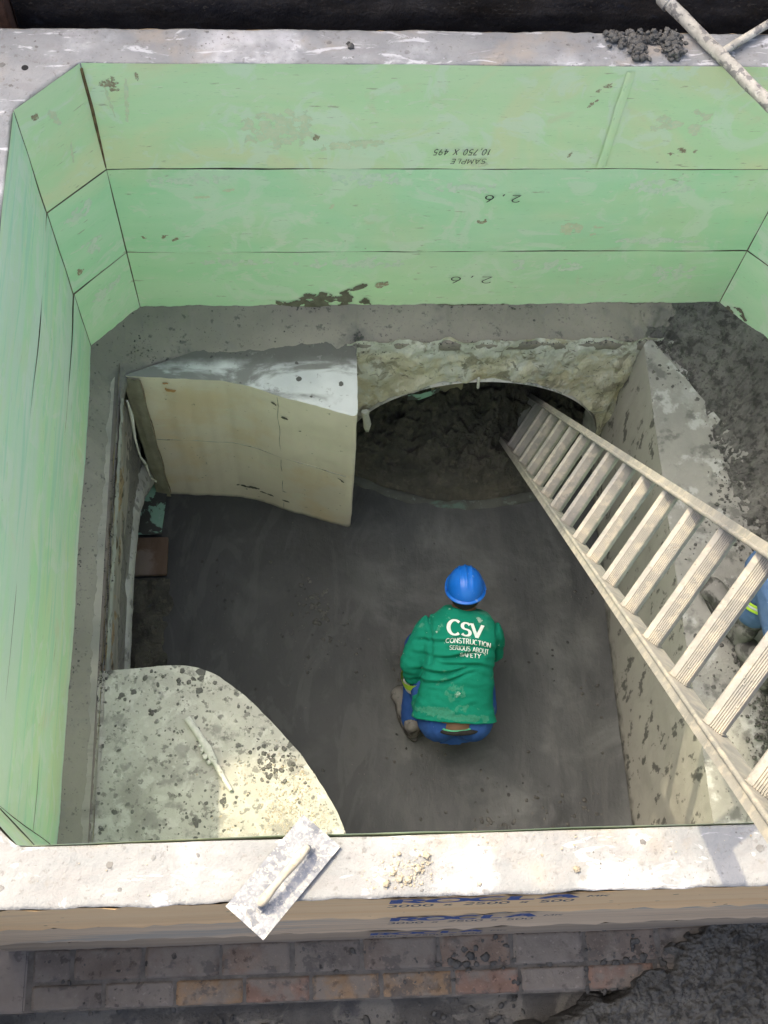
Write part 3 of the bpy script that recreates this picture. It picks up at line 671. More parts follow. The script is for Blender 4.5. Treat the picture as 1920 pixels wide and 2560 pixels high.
BLP = [(.155, -.315), (.30, -.322), (.54, -.337), (.66, -.367), (.77, -.412), (.93, -.462), (1.075, -.509)]
def bly(x):
    for (a, ya), (b, yb) in zip(BLP, BLP[1:]):
        if a <= x <= b: return ya+(yb-ya)*(x-a)/(b-a)
    return BLP[-1][1]
m = MB(); m.tube([(x, bly(x)-.0012+.0015*noise.noise(V((x*20, 4, 0))), -1.985-.05*(x-.2)**2+.008*noise.noise(V((x*6, 0, 0)))) for x in [.20+.86*k/60 for k in range(61)]], .0016, 6, jit=.9); m.build('form_joint', M_benchgrey, bl)
for x_, z0_ in ((.765, -1.44), ):
    m = MB(); m.tube([(x_+.003*sin(k), bly(x_)-.0005, z0_-k*.0375) for k in range(31)], .0012, 6, jit=.9); m.build('form_joint', M_benchgrey, bl)
m = MB(); m.grid(lambda u, v: V((.128+.070*u, -.318-.012*sin(pi*u*.5)+.004*fbm(V((u*3, v*9, 3)), 3), -1.425-1.18*v)), 8, 60, flip=True); m.build('corner_strip', mat('rough_tan_corner', (.22, .21, .16), (.30, .285, .22), 9, bumps=((30, .6, .008),)), bl)
m = MB(); m.tube([(.199+.003*sin(k*.7), -.3275, -1.43-k*.0375) for k in range(31)], .0032, 6, jit=.9); m.build('form_joint', M_joint, bl)
tag(bl, None)
M_ruststain = mat('rust_stain', (.45, .22, .08), (.55, .33, .16), 60, bumps=())
M_darkscuff = mat('dark_scuff', (.07, .07, .055), (.14, .135, .11), 60, bumps=())
def tanmap(cx, cz): return lambda x, z, jt: V((cx+x, bly(min(1.07, max(.16, cx+x)))-.0045-jt, cz+z))
for cx, cz, w_, h_, mt_, th_, an in ((.315, -1.52, .05, .030, M_ruststain, .3, -.3), (.30, -1.46, .04, .03, M_ruststain, .9, 0), (.60, -2.44, .16, .03, M_darkscuff, .65, .05), (.68, -2.47, .14, .02, M_darkscuff, .7, 0), (.50, -1.83, .02, .05, M_darkscuff, .7, .5), (.79, -1.60, .05, .03, M_darkscuff, .7, -.3), (.745, -1.49, .03, .04, M_darkscuff, .5, 0), (.86, -1.68, .03, .02, M_darkscuff, .6, 0), (1.04, -2.07, .02, .07, M_darkscuff, .55, .7), (.78, -2.48, .06, .02, M_darkscuff, .6, -.1), (.40, -1.70, .03, .015, M_darkscuff, .7, 0)):
    film(bl, 'wall_stain', tanmap(cx, cz), w_, h_, mt_, th_, cx*31+cz*7, an, (1.6, 1.6), .0025, 3)
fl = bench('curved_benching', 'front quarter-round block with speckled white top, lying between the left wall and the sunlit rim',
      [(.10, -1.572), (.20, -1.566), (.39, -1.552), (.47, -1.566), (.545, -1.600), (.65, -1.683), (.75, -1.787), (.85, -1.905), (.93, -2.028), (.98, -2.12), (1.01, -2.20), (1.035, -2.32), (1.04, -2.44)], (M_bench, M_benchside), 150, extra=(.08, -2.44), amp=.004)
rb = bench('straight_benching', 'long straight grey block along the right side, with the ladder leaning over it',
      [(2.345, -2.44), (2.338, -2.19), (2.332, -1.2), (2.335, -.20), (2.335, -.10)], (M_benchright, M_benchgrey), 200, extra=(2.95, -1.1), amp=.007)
# the fan above leaves the far corners open: fill sheets a little lower
m = MB(); m.grid(lambda u, v: V((2.34+.6*u, -.10-2.34*v, ZL-.012+.004*fbm(V((u*4, v*14, 0)), 3))), 20, 60); m.build('benching_top', M_benchright, rb)

# floor
m = MB()
def ff(u, v):
    x = -1.1+4.1*u; y = -2.6+3.7*v
    z = ZF + .012*fbm(V((x*2, y*2, 0)), 3) + .002*fbm(V((x*14, y*6, 0)), 2)
    for cx, cy, r, dp in ((1.31, -1.21, .055, .018), (1.33, -1.29, .045, .014), (2.0, -1.95, .05, -.012), (1.72, -2.06, .06, -.018)):
        d = math.hypot(x-cx, y-cy)
        if d < r*1.6: z -= dp*math.exp(-(d/r)**2*1.6) + .003*fbm(V((x*60, y*60, 0)), 2)
    if x > 2.2: z += .02*max(0, (x-2.2)/.14)**2*.5
    return V((x, y, z))
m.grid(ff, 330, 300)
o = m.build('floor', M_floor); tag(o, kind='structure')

# rubble heap in the arched opening
m = MB()
def rf(u, v):
    a = (u-.5)*2; x = 1.69+a*.60; yt = -.385+.16*a*a+.02*fbm(V((x*6, 0, 0)), 3); y = yt + v*1.2
    h = .50*min(1, (v*1.2/.8))**.75
    z = ZF-.012 + h + (.055*fbm(V((x*6, y*6, 1)), 4)-.075*abs(fbm(V((x*13, y*13, 1)), 4)))*min(1, v*6)
    if v == 0: z -= .02
    return V((x, y, z))
m.grid(rf, 170, 170)
o = m.build('mud_heap', M_rubble); tag(o, 'dark lumpy mud heap filling the arched pipe opening', 'mud heap', kind='stuff')
m = MB()
def lipf(u, v):
    a = (u-.5)*2*.98; x = 1.69+a*.60; y = -.40+.17*a*a; ang = pi*v
    return V((x, y-.030*cos(ang)+.012*fbm(V((x*9, v, 3)), 3)+.004*noise.noise(V((x*20, v, 0))), ZF-.006+.016*sin(ang)*(1+.8*noise.noise(V((x*7, 5, 0))))+.004*noise.noise(V((x*9, 2, 0)))))
m.grid(lipf, 90, 8, flip=True); m.build('pipe_invert_lip', mat('scraped_pipe_lip', (.06, .063, .056), (.09, .095, .083), 9, layers=[n_(10, .56, .66, (.10, .17, .14), k=.6, st=(.6, 1, 1)), n_(30, .6, .66, (.16, .19, .17), k=.5)], bumps=((30, .5, .006),)), back)
m = MB(); m.box((1.583, .115, -2.05), (.155, .05, 1.0), bev=.004); o = m.build('timber_prop', M_timber); tag(o, 'muddy timber post standing in the mud heap behind the arch crown', 'post')
# things in the side opening
m = MB()
def gp(u, v):
    y = -.225-.325*u; x = .19-v*.6-.03*u; z = ZF+.028+.05*(1-sin(pi*(.15+.6*u)))*.8 + .004*noise.noise(V((x*20, y*20, 0)))
    return V((x, y, z))
m.grid(gp, 20, 24); o = m.build('pipe_invert', M_gpipe); tag(o, 'green pipe bottom smeared with mortar, inside the side opening', 'pipe')
m = MB(); m.box((-.11, -.665, ZF+.035), (.61, .20, .022), Matrix.Rotation(radians(-3), 3, 'X'), bev=.003); o = m.build('wet_board', M_board); tag(o, 'brown wet plank lying in the side opening next to the green pipe', 'plank')
m = MB()
m.grid(lambda u, v: V((.235-.95*u-.02*fbm(V((v*9, 1, 1)), 2), -.77-1.2*v, ZF-.004+.03*min(1, u*8)*(1+.9*fbm(V((u*14, v*20, 0)), 4)))), 60, 90)
o = m.build('side_mud', M_rubble); tag(o, 'dark rough mud on the floor of the side opening', 'mud', kind='stuff')

# front wall of old brickwork under the rings
bw = empty('brick_wall', (1.4, -2.6, -3.0), 'old brick wall carrying the rings, its mortar-spotted top courses showing in front', 'brick wall')
m = MB(); m.box((1.55, -2.575, -2.21), (4.2, .30, 1.62)); m.build('wall_core', M_shell, bw)
BC = [(.125, .105, .088), (.15, .115, .09), (.195, .135, .082), (.17, .112, .085), (.145, .13, .113), (.115, .102, .09), (.16, .12, .095)]
def brickmat(k):
    c = BC[k]
    return mat('weathered_brick_%s' % 'abcdefg'[k], c, tuple(q*1.45 for q in c), 9, layers=[n_(26, .56, .64, tuple(q*.5 for q in c), k=.8), n_(6, .44, .58, (.19, .172, .148), k=.85), n_(14, .55, .62, (.09, .085, .078), k=.7), n_(60, .60, .66, tuple(min(1, q*2) for q in c), k=.5), sp_(22, .26, (.05, .048, .045), reg=4, rlo=.48, rhi=.56, h=.002)], rough=.9, bumps=((30, .6, .008), (130, .6, .003)))
brm = [brickmat(k) for k in range(7)]
m = MB(); rnd = random.Random(4)
for row, (y0, y1, x0, seq) in enumerate(((-2.655, -2.545, -.055, (5, 0, 0, 1, 5, 0, 1, 4, 0, 5, 4, 0, 1)), (-2.742, -2.659, -.055, (5, 4, 2, 3, 2, 2, 3, 4, 3, 4, 1, 3, 1)))):
    x = x0; i = 0
    while x < 2.9:
        L = (.232 if row else .245) + rnd.uniform(-.012, .012)
        if i == 0: L = .13 if not row else .24
        cx = x+L/2; cy = (y0+y1)/2; zt = -1.370+rnd.uniform(-.004, .003); mi = seq[i % len(seq)]
        seedx = rnd.uniform(0, 99)
        def bfc(u, v, x=x, L=L, y0=y0, y1=y1, zt=zt, sd=seedx):
            # top with rounded arris, front face down
            g = .0018+.0012*abs(noise.noise(V((sd, 3, 1))))
            px = x+g+(L-2*g)*u
            if v < .7: py = y1-g-(y1-y0-2*g)*(v/.7); pz_ = zt+.0035*fbm(V((px*22, py*22, sd)), 3)
            else: py = y0+g+.003*noise.noise(V((px*30, v*9, sd))); pz_ = zt-.004-(v-.7)/.3*.075
            if u < .03 or u > .97 or v < .03: pz_ -= .012
            return V((px, py, pz_))
        m.grid(bfc, 22, 18, mi, flip=True)
        x += L+.002; i += 1
m.build('brick_courses', brm, bw)
m = MB(); m.grid(lambda u, v: V((-.3+3.9*u, -2.745+.20*v, -1.378+.004*fbm(V((u*60, v*6, 0)), 3))), 200, 12); m.build('brick_joints', M_joint if False else mat('brick_joint_mortar', (.085, .08, .072), (.15, .14, .125), 20, bumps=((70, .7, .006),)), bw)
m = MB(); m.box((-.38, -2.64, -1.47), (.62, .21, .20), bev=.006); o = m.build('concrete_slab', mat('pale_slab', (.17, .155, .14), (.24, .22, .20), 6, layers=[n_(22, .58, .66, (.10, .09, .085), k=.7)], bumps=((40, .5, .005),)))
tag(o, 'pale worn concrete slab butting the left end of the bricks', 'slab')
# other two chamber walls, outer sides
m = MB(); m.box((-.35, -1.2, -1.66), (.9, 2.9, .50)); m.box((W+.25, -1.2, -2.2), (.6, 2.9, 1.6)); m.box((W/2, .13, -1.62), (W+1.2, .28, .40)); m.box((.3, -.05, -2.2), (1.4, .2, 1.0)); m.box((2.75, .08, -2.2), (.8, .44, 1.0))
o = m.build('chamber_wall', M_shell); tag(o, 'plain concrete backing walls hidden behind the chamber openings', 'wall')

# ---------------------------------------------------------------- ground, trench
m = MB()
def gf(u, v):
    x = -3.5+9.5*u; y = -6.5+4.0*v
    z = -1.62+.03*fbm(V((x*2, y*2, 0)), 3)+.012*fbm(V((x*16, y*16, 0)), 3)
    z += .10*max(0, min(1, (x-1.0)/.8))
    return V((x, y, z))
m.grid(gf, 330, 150); o = m.build('trench_floor', mat('mortar_splashed_ground', (.075, .073, .068), (.13, .125, .112), 5, layers=[n_(4, .5, .56, (.20, .19, .165), k=.7, d=.6), sp_(16, .34, (.05, .05, .047), reg=3, h=.004), n_(3, .56, .62, (.045, .047, .055), k=.7)], bumps=((26, .8, .02), (90, .7, .006)))); tag(o, kind='structure')
m = MB()
xs = [-60, -3.4, 6.0, 60]; ys = [-60, -6.4, .50, 60]
for i in range(3):
    for j in range(3):
        if i == 1 and j == 1: continue
        m.grid(lambda u, v, i=i, j=j: V((xs[i]+(xs[i+1]-xs[i])*u, ys[j]+(ys[j+1]-ys[j])*v, .45+.03*fbm(V(((xs[i]+(xs[i+1]-xs[i])*u), ys[j]+(ys[j+1]-ys[j])*v, 0)), 2))), 12, 12)
o = m.build('ground', M_ground); tag(o, kind='structure')
m = MB(); m.grid(lambda u, v: V((-3.4+9.4*u, .43+.010*fbm(V((u*90, 0, v*30)), 3)+.004*fbm(V((u*400, 0, v*120)), 2), -2.9+3.36*v)), 420, 150, flip=True)
m.grid(lambda u, v: V((-3.4, -6.4+6.9*u, -2.9+3.36*v)), 30, 12); m.grid(lambda u, v: V((6.0, -6.4+6.9*u, -2.9+3.36*v)), 30, 12, flip=True); m.grid(lambda u, v: V((-3.4+9.4*u, -6.4, -2.9+3.36*v)), 30, 12)
o = m.build('trench_wall', M_soil); tag(o, 'near-black earth bank of the dug trench behind the rear rim', 'earth wall')
m = MB(); m.box((-.185, .385, -1.2), (.20, .03, 3.2), bev=.004); m.box((-.10, .35, -1.2), (.03, .09, 3.2), bev=.004)
o = m.build('steel_shoring_post', M_rustpost); tag(o, 'rusty brown upright shoring post at the rear left corner', 'post')
m = MB(); m.grid(lambda u, v: V((-3.3+9.2*u, .17+.24*v, -.9+.03*fbm(V((u*60, v*3, 0)), 3))), 160, 8); o = m.build('trench_backfill', M_soil); tag(o, kind='structure')

# spilled mortar at lower right, outside
m = MB()
def spill(u, v):
    x = 1.55+1.5*u; y = -2.98+.44*v
    edge = 1.42+.60*max(0, (v-.25)/.75)+.16*fbm(V((x*5+1, y*9, 2)), 4)
    e = max(0, min(1, (x-edge-.20)/.10)); base = -1.372 if y > -2.735 else -1.56
    z = -1.60 + e*.262 + (.016*fbm(V((x*11, y*11, 1)), 3)+.030*abs(fbm(V((x*30, y*30, 1)), 3))+.012*abs(fbm(V((x*80, y*80, 4)), 2)))*e
    return V((x, y, z))
m.grid(spill, 420, 140); o = m.build('spilled_mortar', M_crumbly); tag(o, 'heap of crumbly dark mortar spilled over the right end of the bricks', 'mortar heap', kind='stuff')

# ---------------------------------------------------------------- mortar crumbs and clods
def inpoly(x, y, P):
    c = False; j = len(P)-1
    for i in range(len(P)):
        if (P[i][1] > y) != (P[j][1] > y) and x < (P[j][0]-P[i][0])*(y-P[i][1])/(P[j][1]-P[i][1])+P[i][0]: c = not c
        j = i
    return c
FLP = [(.12, -2.44), (.12, -1.59), (.39, -1.57), (.53, -1.61), (.64, -1.695), (.73, -1.79), (.83, -1.91), (.91, -2.03), (.96, -2.13), (.99, -2.21), (1.01, -2.44)]
def crumbs(name, label, mt, clusters, seed, flat=.6, cat='crumbs'):
    random.seed(seed); m = MB()
    for (cx, cy, sx, sy, n, r0, r1, z, *rest) in clusters:
        for _ in range(n):
            if rest and rest[0] == 'u': x = cx+random.uniform(-sx, sx); y = cy+random.uniform(-sy, sy)
            else: x = random.gauss(cx, sx); y = random.gauss(cy, sy)
            r = r0+(r1-r0)*random.random()**3
            if name == 'rim_crumbs' and not -2.545 < y < -2.425: continue
            if name in ('bench_crumbs', 'sandy_crumbs') and not inpoly(x, y, FLP): continue
            fl_ = flat*random.uniform(.6, 1.1)
            m.lump((x, y, z+r*fl_*.35), r, fl_, sub=1 if r < .006 else 2, rough=.5)
    o = m.build(name, mt); tag(o, label, cat, kind='stuff'); return o
crumbs('bench_crumbs', 'dark mortar drops and crumbs on the front speckled block', M_clod, [
    (.74, -1.93, .03, .035, 70, .003, .011, ZL), (.68, -1.75, .05, .07, 60, .002, .008, ZL), (.45, -1.62, .03, .02, 12, .004, .011, ZL), (.38, -1.60, .05, .015, 8, .004, .01, ZL),
    (.60, -2.0, .30, .25, 260, .0012, .005, ZL), (.35, -1.85, .12, .15, 60, .002, .007, ZL), (.86, -1.93, .03, .03, 26, .003, .009, ZL), (.30, -1.74, .015, .012, 4, .006, .011, ZL)], 3, .45)
crumbs('sandy_crumbs', 'pale sandy crumbs scattered on the sunlit part of the front block', M_sand, [
    (.78, -2.08, .13, .09, 900, .001, .0045, ZL), (.85, -2.13, .10, .06, 700, .001, .003, ZL), (.88, -1.98, .05, .05, 130, .0012, .006, ZL), (.72, -2.12, .10, .04, 160, .001, .004, ZL)], 5, .6)
crumbs('mortar_grit', 'loose dark mortar grit along the top of the right block', M_wet, [
    (2.60, -.75, .03, .35, 260, .002, .009, ZL+.002), (2.70, -1.0, .07, .35, 420, .002, .009, ZL+.004), (2.50, -1.0, .03, .07, 40, .002, .008, ZL), (2.42, -1.2, .05, .10, 40, .002, .007, ZL),
    (2.64, -1.80, .05, .12, 900, .002, .010, ZL+.004), (2.55, -2.05, .09, .10, 130, .002, .008, ZL), (2.42, -1.7, .05, .2, 90, .002, .007, ZL), (2.52, -1.58, .03, .03, 60, .003, .01, ZL), (2.47, -.33, .05, .04, 120, .003, .009, ZL), (2.43, -.19, .02, .02, 60, .003, .008, ZL)], 9, .5)
crumbs('ledge_grit', 'rough mortar grit along the bedding edges at the back and left', M_wet, [
    (.62, -.212, .08, .008, 90, .002, .007, -1.425), (1.0, -.212, .12, .006, 60, .002, .006, -1.425), (.35, -.24, .07, .012, 50, .002, .006, -1.425), (.85, -.012, .25, .006, 120, .0015, .005, -1.385), (1.7, -.012, .4, .006, 120, .0015, .005, -1.385), (.012, -1.2, .005, .5, 160, .0012, .004, -1.385), (.9, -.10, .5, .05, 90, .001, .003, -1.39), (.06, -1.2, .03, .5, 90, .001, .003, -1.41), (.115, -1.1, .006, .4, 160, .0012, .004, -1.425), (.08, -1.12, .025, .08, 110, .002, .006, -1.415),
    (.11, -1.60, .015, .03, 40, .002, .007, -1.42), (.2, -.2, .04, .04, 60, .0015, .005, -1.40), (1.11, -.14, .015, .02, 40, .002, .006, -1.41), (1.7, -.165, .35, .006, 160, .0015, .005, -1.42), (2.2, -.165, .1, .006, 60, .002, .006, -1.42)], 12, .7)
crumbs('floor_grit', 'little mortar blobs dropped on the dark chamber floor', M_wet, [
    (.96, -.90, .06, .06, 260, .004, .013, ZF), (.93, -1.12, .12, .10, 70, .003, .009, ZF), (.55, -.95, .3, .3, 30, .003, .010, ZF), (1.33, -1.22, .05, .05, 60, .003, .010, ZF), (1.72, -2.03, .05, .045, 110, .004, .012, ZF), (2.02, -1.97, .10, .06, 60, .004, .012, ZF), (1.6, -1.95, .3, .2, 70, .002, .008, ZF),
    (1.2, -1.3, .15, .2, 50, .002, .008, ZF), (.6, -1.0, .25, .2, 24, .002, .008, ZF), (2.2, -1.2, .04, .4, 60, .002, .009, ZF), (1.45, -1.75, .2, .06, 25, .003, .009, ZF)], 15, .45)
crumbs('rim_crumbs', 'pale dry crumbs scattered on the sunlit front rim', M_sand, [
    (1.12, -2.505, .035, .025, 260, .0008, .0045, .007), (1.05, -2.53, .015, .012, 20, .002, .005, .007), (1.18, -2.44, .05, .03, 30, .001, .004, .008), (1.9, -2.47, .4, .05, 40, .001, .003, .008), (.5, -2.5, .5, .05, 40, .001, .003, .008), (1.55, -2.45, .12, .03, 22, .001, .004, .008)], 18, .7)
crumbs('brick_splashes', 'dark splashes of mortar spattered over the brick tops', M_wet, [
    (1.75, -2.64, .30, .05, 150, .003, .016, -1.372), (1.45, -2.62, .2, .05, 60, .002, .011, -1.372), (1.1, -2.585, .02, .015, 10, .006, .016, -1.372), (.6, -2.65, .5, .05, 90, .002, .008, -1.372), (1.88, -2.69, .12, .04, 90, .004, .014, -1.372)], 21, .16)
crumbs('trench_grit', 'mortar droppings on the trench bottom in front of the bricks', M_wet, [(1.6, -2.85, .5, .05, 500, .003, .013, -1.545), (.6, -2.84, .5, .04, 200, .004, .016, -1.60)], 24, .5)
# countable clods
def clod(name, x, y, z, r, label, cat, group, mt, n=7, flat=.75, seed=0):
    random.seed(seed+int(x*1000)); m = MB(); m.lump((x, y, z+r*.4), r, flat, 3, .5)
    for _ in range(n):
        a = random.uniform(0, 6.28); rr = r*random.uniform(.3, .6); m.lump((x+cos(a)*r*.75, y+sin(a)*r*.75, z+rr*.5), rr, .8, 2, .5)
    o = m.build(name, mt); tag(o, label, cat, group); return o
for i, (x, y, r, lab) in enumerate(((1.067, -2.530, .011, 'sandy clod nearest the outer edge of the crumb cluster on the front rim'), (1.120, -2.522, .010, 'sandy clod in the lower middle of the rim crumb cluster'),
     (1.098, -2.522, .009, 'sandy clod between its two larger neighbours in the rim crumb cluster'), (1.143, -2.500, .010, 'sandy clod at the upper right of the rim crumb cluster'), (1.083, -2.505, .009, 'sandy clod at the upper left of the rim crumb cluster'),
     (1.165, -2.468, .011, 'brownish clod lying alone just above the crumb cluster on the front rim'), (1.526, -2.512, .010, 'narrow brown clod standing alone on the front rim above the blue stencil end'), (1.100, -2.462, .006, 'small pebble-like clod above the crumb cluster, nearest the float'), (1.290, -2.538, .006, 'tiny clod at the outer rim edge above the blue letters'))):
    clod('mortar_clod', x, y, .008, r*.72, lab, 'clod', 'clods on the front rim', M_sand, seed=i)
for i, (x, y, r, lab) in enumerate(((1.052, .075, .010, 'larger of two dark clods alone on the rear rim'), (1.045, .088, .006, 'smaller of two dark clods alone on the rear rim'), (2.000, .030, .011, 'dark clod dropped in front of the rear rim heap, nearest the green wall'))):
    clod('mortar_clod', x, y, .008, r, lab, 'clod', 'clods on the rear rim', M_clod, seed=i+50)
random.seed(31); m = MB()
for q in ((1.94, .122), (1.965, .112), (1.985, .098), (2.00, .085), (2.01, .110), (2.03, .118)): m.lump((q[0], q[1], .010), .019, .4, 3, .6)
for (cx, cy, sx, sy, n, r0, r1) in ((1.955, .118, .030, .014, 70, .003, .012), (1.99, .080, .016, .034, 80, .002, .011), (2.03, .120, .035, .010, 40, .002, .010)):
    for _ in range(n): m.lump((random.gauss(cx, sx), min(.142, random.gauss(cy, sy)), .008+random.uniform(0, .014)), random.uniform(r0, r1), .8, 2, .5)
o = m.build('mortar_heap', M_clod); tag(o, 'straggling heap of grey mortar on the rear rim, left of its rounder neighbour', 'mortar heap', 'mortar heaps on the rear rim')
m = MB()
for (cx, cy, sx, sy, n, r0, r1) in ((2.105, .098, .018, .019, 130, .003, .012), (2.11, .055, .012, .014, 40, .003, .010), (2.08, .12, .022, .012, 30, .003, .010)):
    for _ in range(n): m.lump((random.gauss(cx, sx), min(.142, random.gauss(cy, sy)), .008+random.uniform(0, .026)), random.uniform(r0, r1), .8, 2, .5)
o = m.build('mortar_heap', M_clod); tag(o, 'compact rounded heap of grey mortar on the rear rim beside the scaffold tube', 'mortar heap', 'mortar heaps on the rear rim')

# ---------------------------------------------------------------- ladder
LB = V((1.8737, -.2496, -2.2631)); LU = V((-.0165, -.1504, .2236)); LW = V((.1411, .1742, .1271)); LK = .018
def lpt(i, side): return LB + LU*i + (LW*(1+LK*i/2) if side else -LW*(LK*i/2))
wd = LW.normalized(); ud = LU.normalized(); nd = ud.cross(wd).normalized()
if nd.z < 0: nd = -nd
lad = empty('ladder', lpt(-1.4, 0), 'plaster-caked aluminium ladder with ribbed rungs, leaning out of the chamber', 'ladder')
def stile(side):
    m = MB(); s = 1 if side else -1
    a = lpt(-1.25, side); b = lpt(17.3, side)
    h, fl_, th = .033, .024, .0035
    P = [(-h, 0), (h, 0), (h, fl_), (h-th, fl_), (h-th, th), (-h+th, th), (-h+th, fl_), (-h, fl_)]
    # open channel facing outwards, with a ridge on the web
    n = 60; pts = [a.lerp(b, i/n) for i in range(n+1)]
    out = wd*s
    for i in range(n):
        m.prism([(p[0], p[1]-.006) for p in P], pts[i], pts[i+1], nd, out, caps=(i in (0, n-1)))
    # rounded inner lip bead on the upper flange
    m.tube([a+nd*h-out*.004, b+nd*h-out*.004], .0055, 8)
    return m
for sd in (0, 1):
    st = stile(sd).build('stile', M_alu, lad, True)
    m = MB(); p = lpt(-1.25, sd); q = lpt(-1.55, sd); s = 1 if sd else -1
    m.prism([(-.037, -.012), (.037, -.012), (.037, .024), (-.037, .024)], p, q, nd, wd*s)
    m.prism([(-.012, -.012), (.012, -.012), (.012, .012), (-.012, .012)], q+V((-.09, .0, .012)), q+V((.03, -.0, .0)), V((0, 1, 0)), V((0, 0, 1)))
    m.build('foot', M_alu, lad)
up = V((0, 0, 1)); rn = (up-wd*up.dot(wd)).normalized(); rn = (rn*.8+nd*.45).normalized(); rt_ = wd.cross(rn).normalized()
if rt_.y > 0: rt_ = -rt_      # towards the viewer
def rung_profile():
    # rounded bright nose on one side, six flutes on the other
    P = []
    P += [(-.028+.008*(1-cos(a)), .004+.011*sin(a)) for a in [radians(t) for t in range(0, 91, 15)]]
    x = -.020; P += [(-.010, .0155)]
    x = -.006
    while x < .024:
        P += [(x, .0150), (x+.0010, .0122), (x+.0030, .0122), (x+.0040, .0150)]; x += .0056
    P += [(.027, .013), (.028, .004), (.024, -.012), (-.022, -.012), (-.027, -.006)]
    return P
RP = [(x_*.84, y_*.95) for x_, y_ in rung_profile()]
for i in range(-2, 18):
    a, b = lpt(i, 0), lpt(i, 1); d = (b-a).normalized(); j = random.uniform(-.002, .002)
    m = MB(); m.prism(RP, a+d*.004, b-d*.004, rt_, rn)
    for e, s in ((a, 1), (b, -1)):
        for kk in range(2): m.prism([(x_*1.10, y_*1.14) for x_, y_ in RP], e+d*s*(.003+kk*.004), e+d*s*(.0055+kk*.004), rt_, rn)
    # blobs of dried plaster
    rg = random.Random(i+77)
    for _ in range(12 if i > 3 else 20):
        t = rg.random(); q = a.lerp(b, .06+.88*t) + rt_*rg.uniform(-.018, .018) + rn*.0145; random.seed(i*97+_)
        m.lump(q, rg.uniform(.0008, .0032), .5, 1, .4)
    m.build('rung', M_alu, lad)

# ---------------------------------------------------------------- scaffold tube on the rear right corner
st = empty('scaffold_frame', (2.24, .05, .03), 'plaster-splashed tube frame lying across the rear right corner of the rim', 'scaffold frame')
d = (V((2.379, -.174, 0))-V((2.10, .267, 0))).normalized(); c0 = V((2.24, .047, .033))
m = MB(); P = [c0+d*t+V((0, 0, .002*noise.noise(V((t*9, 0, 0))))) for t in [(-.36+1.9*k/60) for k in range(61)]]
m.tube(P, .0215, 16, jit=.12); m.build('main_tube', M_tube, st)
d2 = (V((2.435, .165, 0))-V((2.263, .043, 0))).normalized(); q0 = V((2.255, .037, .030))
m = MB(); m.tube([q0+d2*t for t in [.62*k/20 for k in range(21)]], .0135, 12, jit=.12); m.build('brace_tube', M_tube, st)
m = MB(); m.tube([c0-d*.272+V((0, 0, .0)), c0-d*.235], .028, 14, jit=.1); m.box(c0-d*.26+V((.03, .02, .01)), (.05, .03, .03), bev=.004)
m.tube([c0-d*.25, c0-d*.25+V((.09, .075, .0)), c0-d*.25+V((.35, .28, -.005))], .014, 10, jit=.12); m.build('coupler', M_tube, st)

# ---------------------------------------------------------------- plastering float
ft = empty('plastering_float', (.823, -2.506, .008), 'plaster-caked rectangular float with a cream handle, overhanging the front rim', 'plastering float')
ang = radians(48.4); FM = Matrix.Rotation(ang, 3, 'Z') @ Matrix.Rotation(radians(1.5), 3, 'Y')
fc = V((.8235, -2.506, .0185))
m = MB()
def bl_(u, v):
    x = (u-.5)*.277; y = (v-.5)*.118
    # rounded corners
    z = .0035 + .0012*fbm(V((x*60, y*60, 1)), 3) - .004*max(0, abs(u-.5)*2-.85)
    return fc + FM @ V((x, y, z))
m.grid(bl_, 80, 36)
def side(a0, a1, n):
    m.grid(lambda u, v: fc + FM @ V((a0[0]+(a1[0]-a0[0])*u, a0[1]+(a1[1]-a0[1])*u, .0035-.0078*v - .004*(1 if abs(a0[0]) > .1385-.001 and a0[0] == a1[0] else max(0, abs((a0[0]+(a1[0]-a0[0])*u)/.1385)-.85)))), n, 2)
c4 = [(-.1385, -.059), (.1385, -.059), (.1385, .059), (-.1385, .059)]
for k in range(4): side(c4[k], c4[(k+1) % 4], 20)
m.add([fc+FM @ V((x, y, -.0045)) for x, y in c4], [(3, 2, 1, 0)])
m.build('blade', M_blade, ft)
m = MB()
gp_ = [(-.082, -.004, .008), (-.086, -.004, .028), (-.078, -.004, .044), (-.05, -.004, .050), (0, -.004, .053), (.05, -.004, .050), (.074, -.004, .044), (.082, -.004, .028), (.080, -.004, .008)]
def cr(P, n=6):
    o = []
    for i in range(len(P)-1):
        p0, p1, p2, p3 = [V(P[max(0, min(len(P)-1, i+k))]) for k in (-1, 0, 1, 2)]
        for t in range(n):
            t /= n; o.append(.5*((2*p1)+(-p0+p2)*t+(2*p0-5*p1+4*p2-p3)*t*t+(-p0+3*p1-3*p2+p3)*t**3))
    return o+[V(P[-1])]
hp = cr(gp_); n = len(hp)
m.tube([fc+FM @ p for p in hp[10:n-10]], [.0105+.0016*sin(k*.4) for k in range(n-20)], 14, jit=.06); m.build('handle', M_grip, ft)
for x, part in ((-.083, hp[:12]), (.081, hp[n-12:])):
    m = MB(); m.tube([fc+FM @ p for p in part], .0085, 10); m.box(fc+FM @ V((x, -.004, .0065)), (.030, .026, .006), FM, bev=.002); m.build('handle_bracket', M_blade, ft)

